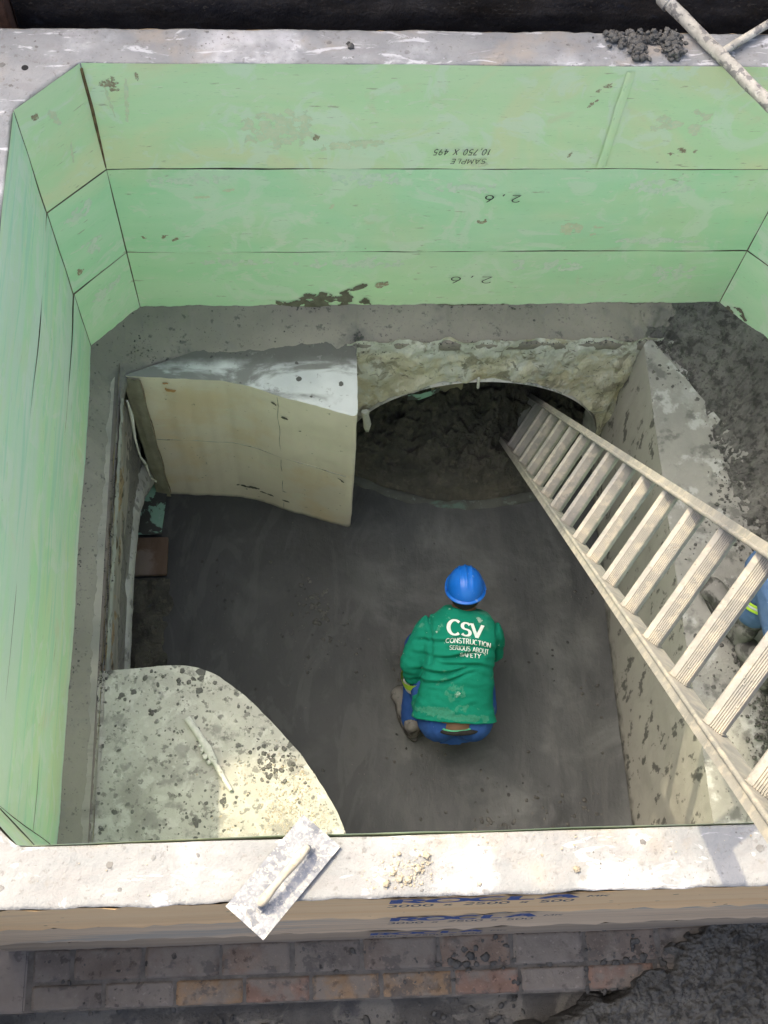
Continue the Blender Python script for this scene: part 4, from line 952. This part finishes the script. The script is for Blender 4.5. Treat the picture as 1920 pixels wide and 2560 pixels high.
# broken plastered stick on the front block
m = MB(); a = V((.434, -1.762, ZL+.012)); b = V((.601, -2.028, ZL+.014)); dd = (b-a).normalized(); sd = V((-dd.y, dd.x, 0))
n = 40
def stk(u, v):
    p = a.lerp(b, u); w_ = .012*(1-.25*u)+.003*fbm(V((u*12, 0, 1)), 3); an = 2*pi*v
    if .30 < u < .62: w_ += .004
    return p + sd*cos(an)*w_ + V((0, 0, 1))*sin(an)*.009 + sd*(.004*sin(u*5))
m.grid(stk, n, 14); m.add([stk(0, k/14) for k in range(14)], [tuple(range(14))]); m.add([stk(1, k/14) for k in range(14)], [tuple(range(14))])
for u_, o_, r_ in ((.42, -.016, .010), (.50, -.018, .012), (.58, -.017, .009), (.36, -.013, .007)): m.lump(a.lerp(b, u_)+sd*o_, r_, .6, 2, .5)
o = m.build('plastered_stick', M_stick); tag(o, 'broken stick caked in pale plaster, lying on the front speckled block', 'stick')

# ---------------------------------------------------------------- people
def prim_capsule(bm, a, ra, b, rb, seg=14):
    a, b = V(a), V(b); d = b-a; L = d.length
    if L < 1e-5: d = V((0, 0, 1))
    q = d.normalized().to_track_quat('Z', 'Y').to_matrix()
    rings = []
    for k in range(1, 7): t = -pi/2+pi/2*k/6; rings.append((sin(t)*ra, cos(t)*ra))
    for k in range(0, 6): t = pi/2*k/6; rings.append((L+sin(t)*rb, cos(t)*rb))
    vs = [bm.verts.new(a+q @ V((0, 0, -ra)))]
    for z, r in rings: vs += [bm.verts.new(a+q @ V((r*cos(2*pi*s/seg), r*sin(2*pi*s/seg), z))) for s in range(seg)]
    vs.append(bm.verts.new(a+q @ V((0, 0, L+rb)))); n = len(rings)
    for s in range(seg): bm.faces.new((vs[0], vs[1+(s+1) % seg], vs[1+s])); bm.faces.new((vs[-1], vs[1+(n-1)*seg+s], vs[1+(n-1)*seg+(s+1) % seg]))
    for i in range(n-1):
        for s in range(seg): bm.faces.new((vs[1+i*seg+s], vs[1+i*seg+(s+1) % seg], vs[1+(i+1)*seg+(s+1) % seg], vs[1+(i+1)*seg+s]))
def prim_loft(bm, secs, X, seg=28, pw=2.4):
    """secs: (centre, half width, half depth, axis Y); X = width axis; superellipse sections, flat capped"""
    rings = []
    for c, hw, hd, Y in secs:
        c = V(c); X_ = V(X).normalized(); Y_ = V(Y).normalized(); r = []
        for s in range(seg):
            t = 2*pi*s/seg; cx = abs(cos(t))**(2/pw)*(1 if cos(t) > 0 else -1); sy = abs(sin(t))**(2/pw)*(1 if sin(t) > 0 else -1)
            r.append(bm.verts.new(c+X_*hw*cx+Y_*hd*sy))
        rings.append(r)
    for a, b in zip(rings, rings[1:]):
        for s in range(seg): bm.faces.new((a[s], a[(s+1) % seg], b[(s+1) % seg], b[s]))
    bm.faces.new(rings[0][::-1]); bm.faces.new(rings[-1])
def prim_ell(bm, c, r, M=None):
    M = M or Matrix.Identity(3)
    ret = bmesh.ops.create_icosphere(bm, subdivisions=3, radius=1)
    for v in ret['verts']: v.co = V(c)+M @ V((v.co.x*r[0], v.co.y*r[1], v.co.z*r[2]))
def solid(name, prims, mt, parent, voxel=.008, smooth=4, wr=None, cut=None):
    bm = bmesh.new()
    for p in prims: p(bm)
    bmesh.ops.recalc_face_normals(bm, faces=bm.faces[:])
    me = bpy.data.meshes.new(name); bm.to_mesh(me); bm.free()
    tmp = bpy.data.objects.new(name+'_tmp', me); COL.objects.link(tmp)
    md = tmp.modifiers.new('r', 'REMESH'); md.mode = 'VOXEL'; md.voxel_size = voxel; md.use_smooth_shade = True
    if smooth: sm = tmp.modifiers.new('s', 'SMOOTH'); sm.iterations = smooth; sm.factor = .5
    dg = bpy.context.evaluated_depsgraph_get(); ev = tmp.evaluated_get(dg)
    m2 = bpy.data.meshes.new_from_object(ev)
    bpy.data.objects.remove(tmp); bpy.data.meshes.remove(me)
    if wr:
        nn = [v.normal.copy() for v in m2.vertices]
        for v, nv in zip(m2.vertices, nn): v.co = v.co + nv*wr(v.co)
    off = V(parent.location)
    for v in m2.vertices: v.co = v.co-off
    m2.materials.clear(); m2.materials.append(mt)
    for p in m2.polygons: p.use_smooth = True; p.material_index = 0
    m2.name = name
    o = bpy.data.objects.new(name, m2); COL.objects.link(o); o.parent = parent
    return o
cap = lambda a, ra, b, rb: (lambda bm: prim_capsule(bm, a, ra, b, rb))
ell = lambda c, r, M=None: (lambda bm: prim_ell(bm, c, r, M))
loft = lambda secs, X, pw=2.4: (lambda bm: prim_loft(bm, secs, X, pw=pw))

def hand(base, fwd, palmn, s=1.0, curl=.6):
    """prims for one hand: palm, four unequal curled fingers and a side thumb"""
    fwd = V(fwd).normalized(); pn = V(palmn).normalized(); sd = fwd.cross(pn).normalized(); base = V(base); P = []
    P.append(cap(base, .024*s, base+fwd*.055*s, .026*s)); P.append(cap(base+sd*.018*s, .018*s, base+fwd*.065*s+sd*.026*s, .016*s)); P.append(cap(base-sd*.018*s, .018*s, base+fwd*.065*s-sd*.026*s, .016*s))
    for k, (o_, l) in enumerate(((-.030, .060), (-.010, .072), (.010, .068), (.030, .052))):
        p = base+fwd*.078*s+sd*o_*s; dirn = fwd.copy(); r = .0095*s
        for seg_, fr in enumerate((.45, .32, .23)):
            dirn = (Matrix.Rotation(-curl*(.6+.35*seg_), 3, sd) @ dirn) if (Matrix.Rotation(-.1, 3, sd) @ fwd).dot(pn) > 0 else (Matrix.Rotation(curl*(.6+.35*seg_), 3, sd) @ dirn)
            q = p+dirn*l*fr*s; P.append(cap(p, r, q, r*.9)); p = q; r *= .92
    t0 = base+fwd*.018*s-sd*.030*s; t1 = t0+(fwd*.5-sd*.75+pn*.3).normalized()*.036*s; t2 = t1+(fwd*.85-sd*.25+pn*.35).normalized()*.030*s
    P.append(cap(t0, .013*s, t1, .011*s)); P.append(cap(t1, .0105*s, t2, .009*s))
    return P

def head_prims(c, up_, face, s=1.0):
    """head centre, up axis, face direction"""
    up_ = V(up_).normalized(); face = (V(face)-up_*V(face).dot(up_)).normalized(); R_ = up_.cross(face).normalized()
    M = Matrix((R_, face, up_)).transposed(); P = []
    P.append(ell(c, (.074*s, .092*s, .105*s), M)); P.append(ell(V(c)+M @ V((0, .025, -.06))*s, (.055*s, .065*s, .060*s), M))
    P.append(cap(V(c)+M @ V((0, .088, .0))*s, .009*s, V(c)+M @ V((0, .105, -.030))*s, .014*s))       # nose
    P.append(cap(V(c)+M @ V((-.022, .082, -.058))*s, .008*s, V(c)+M @ V((.022, .082, -.058))*s, .008*s))   # mouth
    for e in (-1, 1):
        P.append(ell(V(c)+M @ V((.078*e, -.005, -.012))*s, (.012*s, .022*s, .032*s), M))                # ear
        P.append(ell(V(c)+M @ V((.030*e, .080, .004))*s, (.014*s, .010*s, .009*s), M))                  # eye
        P.append(cap(V(c)+M @ V((.016*e, .088, .022))*s, .006*s, V(c)+M @ V((.046*e, .080, .022))*s, .006*s))  # brow
    return P, M

def helmet(c, M, s, root):
    m = MB(); c = V(c)
    RX, RY, RZ = .104*s, .128*s, .118*s
    def dome(u, v):
        t = 2*pi*u; ph = pi/2*v
        r = cos(ph)**.92 if ph < pi/2-1e-6 else 0
        x = RX*r*cos(t); y = RY*r*sin(t); z = RZ*sin(ph)
        # raised centre ridge and two side ridges running front to back
        for x0, h, w_ in ((0, .008, .006), (.034*s, .006, .005), (-.034*s, .006, .005)):
            g = math.exp(-((x-x0)/(w_*s))**2)*max(0, min(1, (z-RZ*.42)/(RZ*.2)))
            z += h*s*g
        return c + M @ V((x, y, z))
    m.grid(dome, 72, 22)
    def brim(u, v):
        t = 2*pi*u; w_ = .012+.026*max(0, sin(t))**2
        r = 1+v*0; x = (RX+w_*v*s)*cos(t); y = (RY+w_*v*s)*sin(t); z = -.006*v*s-.004*abs(cos(t))**2*v*s
        return c + M @ V((x, y, z))
    m.grid(brim, 72, 3)
    m.grid(lambda u, v: brim(u, 1)+ (M @ V((0, 0, -.006*s*v))), 72, 1)
    m.grid(lambda u, v: c + M @ V(((RX-.004)*cos(2*pi*u)*(1-.3*v), (RY-.004)*sin(2*pi*u)*(1-.3*v), -.006*s+.05*v)), 40, 2)
    h = m.build('helmet', M_helmet, root)
    for e in (-1, 1):
        mm = MB(); mm.box(c + M @ V((e*(RX+.004), -.03*s, .012*s)), (.010*s, .020*s, .012*s), M, bev=.002); sub(h, mm, 'suspension_clip', M_helmet)
    return h

def boot(base_heel, toe, s, root, nm='boot', lace=True):
    """work boot lying from heel to toe, ankle rising"""
    h = V(base_heel); t = V(toe); d = (t-h).normalized(); sd = d.cross(V((0, 0, 1))).normalized(); upv = sd.cross(d).normalized(); L = (t-h).length
    P = [cap(h+d*.045+upv*.035, .040*s, h+d*(L*.55)+upv*.035, .042*s), cap(h+d*(L*.5)+upv*.030+sd*.006, .042*s, h+d*(L-.045)+upv*.028+sd*.006, .040*s), cap(h+d*.05+upv*.04, .038*s, h+d*.055+upv*.115, .042*s), cap(h+d*.06+upv*.10, .036*s, h+d*L*.5+upv*.045, .036*s),
         ell(h+d*(L-.048)+upv*.030, (.046*s, .046*s, .036*s))]
    b = solid(nm, P, M_boot, root, voxel=.006, smooth=3, wr=lambda p: .0025*fbm(p*30, 3))
    m = MB(); prof = []
    N_ = 40; out = []
    for k in range(N_):
        a_ = 2*pi*k/N_; x = cos(a_); y = sin(a_); wloc = .044+.008*max(0, x)-.004*max(0, -x)
        out.append(h+d*(L/2+x*(L/2+.006))+sd*(y*wloc*s+.006*(x > .1)))
    vs = [p+upv*.0 for p in out]+[p+upv*.022 for p in out]
    m.add(vs, [(k, (k+1) % N_, N_+(k+1) % N_, N_+k) for k in range(N_)], 0, True); m.add(vs, [tuple(range(N_))[::-1], tuple(range(N_, 2*N_))])
    sub(b, m, 'sole', M_sole)
    return b

# --- crouching worker
S1 = .90
p1 = empty('person', (1.52, -1.45, ZF), 'crouching person in a blue helmet and green printed jacket, smoothing the chamber floor', 'person')
pel = V((1.520, -1.540, -2.235)); neck = V((1.560, -1.145, -2.035)); spine = (neck-pel).normalized()
Xs = V((1, -.04, 0)); Xs = (Xs-spine*Xs.dot(spine)).normalized(); bn = Xs.cross(spine).normalized()
if bn.z < 0: bn = -bn
def tp(t, a=0, b=0): return pel+(neck-pel)*t+Xs*a+bn*b
hc = V((1.566, -1.078, -1.975))
hup = V((-.03, .50, .86)).normalized(); hface = V((.05, .85, -.5))
hp_, HM = head_prims(hc, hup, hface, S1)
shL, shR = tp(.77, -.132, -.022), tp(.76, .128, -.026)
elL, elR = V((1.335, -1.350, -2.170)), V((1.705, -1.29, -2.23))
wrL, wrR = V((1.395, -1.430, -2.42)), V((1.66, -1.21, -2.44))
kL, kR = V((1.385, -1.235, -2.30)), V((1.64, -1.20, -2.33))
hipL, hipR = pel+V((-.085, .01, -.03)), pel+V((.090, .01, -.03))
anL, anR = V((1.352, -1.52, -2.52)), V((1.655, -1.47, -2.52))
body = list(hp_)
body += [cap(neck-spine*.03, .056, hc-hup*.05, .050), loft([(tp(-.12), .13, .085, bn), (tp(.15), .135, .085, bn), (tp(.5), .14, .085, bn), (tp(.80), .125, .070, bn), (tp(.95), .07, .05, bn)], Xs),
         cap(shL-bn*.012, .036, elL, .036), cap(elL, .037, wrL, .026), cap(shR-bn*.012, .036, elR, .036), cap(elR, .037, wrR, .026),
         cap(hipL, .085, kL, .055), cap(kL, .052, anL, .038), cap(hipR, .085, kR, .055), cap(kR, .052, anR, .038), cap(anL, .035, anL+V((-.02, .10, -.05)), .03), cap(anR, .035, anR+V((.01, .12, -.05)), .03)]
body += hand(wrL+V((.02, .03, -.02)), (.35, .7, -.5), (0.2, -.5, -.8), S1, .55) + hand(wrR+V((-.005, .04, -.02)), (-.15, .8, -.45), (-.2, -.4, -.9), S1, .55)
solid('body', body, M_skin, p1, voxel=.0055, smooth=2)
solid('hair', [ell(hc+HM @ V((0, -.014, -.002)), (.078*S1, .092*S1, .088*S1), HM)], M_hair, p1, voxel=.006, smooth=2)
helmet(hc+HM @ V((0, -.004, .016)), HM, S1*.86, p1)
def wrinkle(p):
    q = p-pel; t = q.dot(spine)/.5; a = q.dot(Xs)
    w_ = .0045*noise.noise(V((a*9, t*9, 0)))+.0022*noise.noise(V((a*24, t*24, 3)))
    fold = 0
    for t0, a0, am, sl in ((.50, -.03, .006, .25), (.42, .02, .005, -.2), (.36, -.06, .006, .35), (.28, -.07, .006, .6), (.57, .05, .004, -.1), (.62, -.10, .004, .5)):
        tt = t - t0 - sl*(a-a0) - .02*sin(a*22); fold -= am*math.exp(-(tt/.018)**2)*math.exp(-((a-a0)/.10)**2)
        fold += am*.7*math.exp(-((tt-.03)/.022)**2)*math.exp(-((a-a0)/.10)**2)
    for a0 in (-.145, .155):   # armhole seams
        fold -= .006*math.exp(-((a-a0+.05*(t-.7))/.007)**2)*(1 if .40 < t < .92 else 0)
    return w_*1.7+fold*2.9
jk = [loft([(tp(-.10, .0, .012), .192, .096, bn), (tp(.05, -.006, .008), .176, .102, bn), (tp(.25, -.002, .006), .160, .104, bn), (tp(.45, 0, .006), .156, .106, bn), (tp(.62, 0, .006), .164, .105, bn), (tp(.78, 0, .002), .168, .096, bn), (tp(.90, 0, -.004), .140, .078, bn), (tp(1.0, 0, -.006), .086, .062, bn)], Xs, 2.5),
      cap(shL+bn*.0, .068, shL.lerp(elL, .5)+V((-.006, 0, 0)), .064), cap(shL.lerp(elL, .5)+V((-.006, 0, 0)), .064, elL+V((-.004, 0, 0)), .056), cap(shR, .064, shR.lerp(elR, .5), .060), cap(shR.lerp(elR, .5), .060, elR, .050),
      cap(elL, .054, elL.lerp(wrL, .25)+V((-.004, -.006, 0)), .054), cap(elR, .050, elR.lerp(wrR, .35), .044), ell(tp(.02, -.130, -.030), (.056, .10, .06)), cap(tp(.07, -.145, -.03), .045, tp(-.02, -.150, -.05), .042)]
jacket = solid('jacket', jk, M_jacket, p1, voxel=.0055, smooth=3, wr=wrinkle)
tr = [loft([(pel+V((-.0, .03, .035)), .150, .10, V((0, .3, .95))), (pel+V((-.0, -.045, -.005)), .158, .110, V((0, .5, .87))), (pel+V((.0, -.085, -.055)), .128, .085, V((0, .7, .7)))], V((1, 0, 0)), 2.2),
      ell(pel+V((-.070, -.040, -.045)), (.098, .096, .100)), ell(pel+V((.075, -.045, -.045)), (.098, .096, .100)),
      cap(hipL, .100, kL, .074), cap(kL, .070, anL+V((0, 0, .03)), .056), cap(hipR, .100, kR, .072), cap(kR, .068, anR+V((0, 0, .03)), .056)]
trousers = solid('trousers', tr, M_trouser, p1, voxel=.0065, smooth=3, wr=lambda p: .003*fbm(V((p.x*28, p.y*10, p.z*10)), 3)+.0015*fbm(p*40, 2))
# gap at the waist: dark belt crescent, green elastic, strip of back
wp = pel+V((.008, -.058, .072)); wx = V((1, -.05, 0)).normalized()
def cres(r0, r1, h, x0=0.0, y0=0.0):
    m = MB()
    def f(u, v):
        a_ = radians(200+140*u); rr = r0+(r1-r0)*v
        return wp + V((x0, y0, 0)) + wx*rr*cos(a_)*1.25 + V((0, .80, .0))*rr*(sin(a_)+.55) + V((0, 0, h+.035*sin(a_)+.0-.10*abs(cos(a_))**3*.35))
    m.grid(f, 40, 3); return m
root_w = p1
solid('lower_back', [ell(pel+V((.004, -.066, .004)), (.082, .058, .052))], M_skin, p1, voxel=.006, smooth=2)
m = MB(); m.tube([pel+V((.100*cos(radians(a_)), -.048+.064*sin(radians(a_)), .050-.022*abs(cos(radians(a_)))+.010*sin(radians(a_)))) for a_ in range(190, 351, 8)], .0045, 8); m.build('underwear_waistband', M_under, p1)
m = MB(); m.tube([pel+V((.118*cos(radians(a_))+.012, -.052+.068*sin(radians(a_)), .040-.030*abs(cos(radians(a_)))+.004*sin(radians(a_)))) for a_ in range(195, 351, 8)], .0115, 10); m.build('belt', M_dark, p1)
# cuff band below the left elbow
m = MB(); a_, b_ = elL.lerp(wrL, .26)+V((-.006, -.010, 0)), elL.lerp(wrL, .44)+V((-.006, -.010, 0)); m.tube([a_, a_.lerp(b_, .5), b_], .061, 20, caps=False); jb = m.build('reflective_cuff', M_lime, p1)
m = MB(); m.tube([b_, b_+(b_-a_)*.7], .058, 20, caps=True); m.build('reflective_cuff', M_silver, p1)
b1 = boot((1.362, -1.600, ZF+.012), (1.288, -1.345, ZF+.012), .98, p1)
b2 = boot((1.655, -1.53, ZF+.012), (1.67, -1.29, ZF+.012), .92, p1)
# printed words on the back of the jacket
jm = jacket.data; bvh = BVHTree.FromPolygons([v.co+V(p1.location) for v in jm.vertices], [tuple(p.vertices) for p in jm.polygons])
def onback(a, t, off):
    o_ = tp(t, a, .35); hit = bvh.ray_cast(o_, -bn)
    if hit[0] is None: return tp(t, a, .1)
    return hit[0] + bn*(.0036+off)
def place(text, cx, t0, width, height, curve=0.0, slope=0.0, thick=.24, thin=.10, serif=.14, big=None, gapl=.16):
    tw = text_width(text, gapl, big); m = MB(); sc_ = width/tw
    def f(u, v, off):
        a = cx + (u-tw/2)*sc_; return onback(a, t0 + (v*height - curve*(a-cx)**2 + slope*(a-cx))/.44, off)
    lettering(m, text, f, thick, thin, serif, gapl, step=.10, big=big); return m
pr = place('CSV', .006, .765, .150, .052, .6, -.06, .27, .12, .13, big=1.12, gapl=.10)
for args in (('CONSTRUCTION', .022, .692, .196, .0195, 1.0, -.05), ('SERIOUS ABOUT', .028, .622, .172, .0185, .8, -.06), ('SAFETY', .034, .560, .090, .0175, 0, -.02)):
    q = place(*args, thick=.20, thin=.12, serif=.10); n0 = len(pr.v); pr.v += q.v; pr.f += [tuple(i+n0 for i in f) for f in q.f]; pr.m += q.m; pr.sm += q.sm
pr.build('back_print', M_white, p1)
M_dust = mat('cement_dust', (.022, .20, .13), (.045, .23, .155), 60, layers=[n_(90, .48, .58, (.03, .19, .12), k=.9)], bumps=())
M_dust2 = mat('dried_mortar_fleck', (.20, .34, .27), (.34, .44, .38), 60, layers=[n_(120, .5, .6, (.12, .28, .2), k=.8)], bumps=())
def jmap(ca, ct): return lambda x, z, jt: onback(ca+x, ct+z/.44, -.0028)
for ca, ct, w_, h_, mt_, th_, an in ((-.02, .22, .13, .12, M_dust, .75, .5), (.05, .05, .20, .06, M_dust, .8, 0), (-.09, .00, .20, .05, M_dust, .4, 0), (.04, -.04, .26, .035, M_dust, .3, 0), (-.005, .19, .030, .026, M_dust2, .35, 0), (.05, .27, .018, .006, M_dust2, .2, -.4), (.065, .92, .020, .026, M_dust2, .3, .7), (-.11, .80, .014, .020, M_dust, .3, .3), (.10, .33, .02, .01, M_dust2, .6, 0), (-.08, .30, .06, .07, M_dust, .85, .3), (.02, .10, .012, .008, M_dust2, .2, 0), (.08, .0, .012, .006, M_dust2, .2, 0)):
    film(p1, 'cement_stain', jmap(ca, ct), w_, h_, mt_, th_, ca*40+ct*13, an, (2, 2), .0028, 3)
# steel trowel held in the right hand
tl = empty('steel_trowel', (1.61, -1.14, ZF), 'steel smoothing trowel held against the floor by the crouching person', 'trowel')
m = MB(); m.box((1.590, -1.140, ZF+.022), (.24, .09, .003), Matrix.Rotation(.3, 3, 'Z')); m.build('blade', M_steel, tl)
m = MB(); m.tube([(1.555, -1.165, ZF+.03), (1.570, -1.155, ZF+.07), (1.635, -1.130, ZF+.07), (1.650, -1.120, ZF+.03)], .011, 10); m.build('handle', M_grip, tl)

# --- second worker, squatting on the right block, mostly outside the frame
p2 = empty('person', (2.62, -1.55, ZL), 'person in faded blue trousers and muddy boots squatting on the right block', 'person')
ank = V((2.545, -1.470, ZL+.13)); kn = V((2.575, -1.355, -1.03)); hip = V((2.645, -1.78, -1.06)); hip2 = hip+V((-.0, -.13, -.02)); kn2 = V((2.69, -1.50, -.98)); an2 = V((2.61, -1.645, ZL+.12))
sh2 = V((2.66, -1.32, -.60))
P = [cap(hip, .10, kn, .062), cap(kn, .058, ank, .042), cap(hip2, .10, kn2, .06), cap(kn2, .056, an2, .042), loft([(hip+V((0, -.06, -.03)), .14, .10, V((0, .6, .8))), (hip.lerp(sh2, .5), .14, .10, V((0, .7, .7))), (sh2, .14, .09, V((0, .8, .6)))], V((.3, -1, 0)))]
e2 = V((2.735, -1.235, -.93)); w2 = V((2.765, -1.10, -1.20)); e3 = V((2.80, -1.10, -.80)); w3 = V((2.80, -1.00, -1.14))
P += [cap(sh2+V((0, .06, -.02)), .05, e2, .04), cap(e2, .038, w2, .027), cap(sh2+V((.06, .0, 0)), .05, e3, .04), cap(e3, .038, w3, .027)] + hand(w2+V((0, .02, -.02)), (0, .4, -.9), (0, -1, -.3)) + hand(w3+V((0, .02, -.02)), (0, .4, -.9), (0, -1, -.3))
h2c = V((2.68, -1.16, -.45)); q_, HM2 = head_prims(h2c, V((0, .45, .9)), V((0, .9, -.45)), .95); P += q_ + [cap(sh2+V((0, .06, .03)), .05, h2c-V((0, .03, .07)), .05)]
solid('body', P, M_skin, p2, voxel=.007, smooth=2)
solid('hair', [ell(h2c+HM2 @ V((0, -.012, .006)), (.078, .096, .098), HM2)], M_hair, p2, voxel=.007)
helmet(h2c+HM2 @ V((0, 0, .022)), HM2, .95, p2)
bd = (ank-kn).normalized()
solid('trousers', [cap(hip, .13, kn, .096), cap(kn, .094, kn.lerp(ank, .62), .084), cap(kn.lerp(ank, .5), .080, kn.lerp(ank, .70), .088), cap(hip2, .12, kn2, .085), cap(kn2, .080, kn2.lerp(an2, .8), .07), ell(kn+V((-.02, .0, -.02)), (.085, .08, .09)), ell(hip+V((0, -.08, -.01)), (.16, .14, .14))], M_denim, p2, voxel=.007, smooth=3,
      wr=lambda p: .004*fbm(V((p.x*14, p.y*14, p.z*22)), 3))
solid('trouser_cuff', [cap(kn.lerp(ank, .74), .070, kn.lerp(ank, .93), .062)], M_boot, p2, voxel=.006, smooth=2, wr=lambda p: .003*fbm(p*20, 3))
def band(t0, t1, r, mt):
    m = MB(); a_, b_ = kn.lerp(ank, t0), kn.lerp(ank, t1); m.tube([a_, a_.lerp(b_, .33), a_.lerp(b_, .66), b_], [r*.985, r, r, r*.985], 24, caps=False); m.build('reflective_band', mt, p2)
band(.44, .485, .0975, M_lime); band(.485, .525, .0970, M_silver); band(.525, .57, .0975, M_lime)
solid('jacket', [loft([(hip+V((0, -.02, .02)), .165, .12, V((0, .6, .8))), (hip.lerp(sh2, .5), .165, .12, V((0, .7, .7))), (sh2, .16, .11, V((0, .8, .6)))], V((.3, -1, 0))), cap(sh2+V((0, .06, -.02)), .068, e2, .056), cap(e2, .055, w2+V((0, 0, .03)), .048), cap(sh2+V((.06, .0, 0)), .068, e3, .056), cap(e3, .055, w3+V((0, 0, .03)), .048)],
      M_sleeve, p2, voxel=.008, smooth=3, wr=lambda p: .005*fbm(p*12, 3))
boot((2.556, -1.545, ZL+.006), (2.437, -1.268, ZL+.006), 1.12, p2); boot((2.63, -1.72, ZL+.006), (2.535, -1.515, ZL+.006), 1.08, p2)

# ---------------------------------------------------------------- unseen sun blocker on posts, added to shade the rear of the chamber
KX, KY = .39, .38
shl = empty('added_sun_blocker', (0, 2.6, .45), 'unseen sheet on posts behind the trench, added to keep sun off the rear', 'sun blocker')
def blockpt(xp, yp, h): return V((xp-KX*h, yp+KY*h, h))
hh = 7.0
m = MB()
def rfn(u, v):
    xp = -.9+4.4*u; yb = -1.40+.02*sin(xp*7)
    if .0 < xp: yb = -1.395+.02*sin(xp*9)
    if xp > 1.2: yb += .18*min(1, (xp-1.2)/.3)
    yb -= .95*max(0, min(1, (xp-1.95)/.06))
    yp = yb+(.7-yb)*v
    return blockpt(xp, yp, hh+.02*sin(u*150))
m.grid(rfn, 130, 4); m.grid(lambda u, v: rfn(u, v)-V((0, 0, .02)), 130, 4, flip=True)
m.build('blocker_sheet', M_sheet, shl)
for x_, y_ in ((-3.4, 1.45), (.7, 1.6), (-3.4, 3.25), (.7, 3.25)):
    m = MB(); m.box((x_, y_, hh/2+.2), (.09, .09, hh-.5)); m.build('post', M_timber, shl)

for x_, z_ in ((-.46, -1.45), ):  # board added out of view to keep sun off the slab and bricks
    m = MB(); m.box((x_, -1.5, z_), (.05, 3.5, 3.2), bev=.005); o = m.build('added_shade_board', M_timber); tag(o, 'unseen tall timber board left of the rings, added to shade the brick end', 'board')
# ---------------------------------------------------------------- light, sky, camera
sun = bpy.data.lights.new('sun', 'SUN'); sun.energy = 2.0; sun.angle = radians(.6); sun.color = (1, .85, .58)
so = bpy.data.objects.new('sun', sun); COL.objects.link(so); sd_ = V((-KX, KY, 1)).normalized(); so.rotation_euler = sd_.to_track_quat('Z', 'Y').to_euler()
w = bpy.data.worlds.new('World'); SC.world = w; w.use_nodes = True; nt = w.node_tree
bg = nt.nodes['Background']; sk = nt.nodes.new('ShaderNodeTexSky'); sk.sky_type = 'NISHITA'; sk.sun_disc = False
sk.sun_elevation = math.asin(sd_.z); sk.sun_rotation = atan2(sd_.x, sd_.y); sk.dust_density = 9.0; sk.air_density = 1.0; sk.ozone_density = .6
nt.links.new(sk.outputs[0], bg.inputs[0]); bg.inputs[1].default_value = .15
cam = bpy.data.cameras.new('camera'); co = bpy.data.objects.new('camera', cam); COL.objects.link(co); SC.camera = co
cam.sensor_fit = 'HORIZONTAL'; cam.sensor_width = 36; cam.lens = 36*2627.6/1659; cam.clip_start = .05; cam.clip_end = 500
a, b, c = .4114, -.0475, -.0378
R = Matrix.Rotation(c, 4, 'Z') @ Matrix.Rotation(b, 4, 'Y') @ Matrix.Rotation(a, 4, 'X')
co.matrix_world = Matrix.Translation((.9051, -2.8709, 3.0115)) @ R
vs_ = SC.view_settings; vs_.view_transform = 'Standard'; vs_.look = 'None'; vs_.gamma = 1; vs_.exposure = 1.25; vs_.use_white_balance = True; vs_.white_balance_temperature = 6300
SC.cycles.max_bounces = 8; SC.cycles.diffuse_bounces = 5
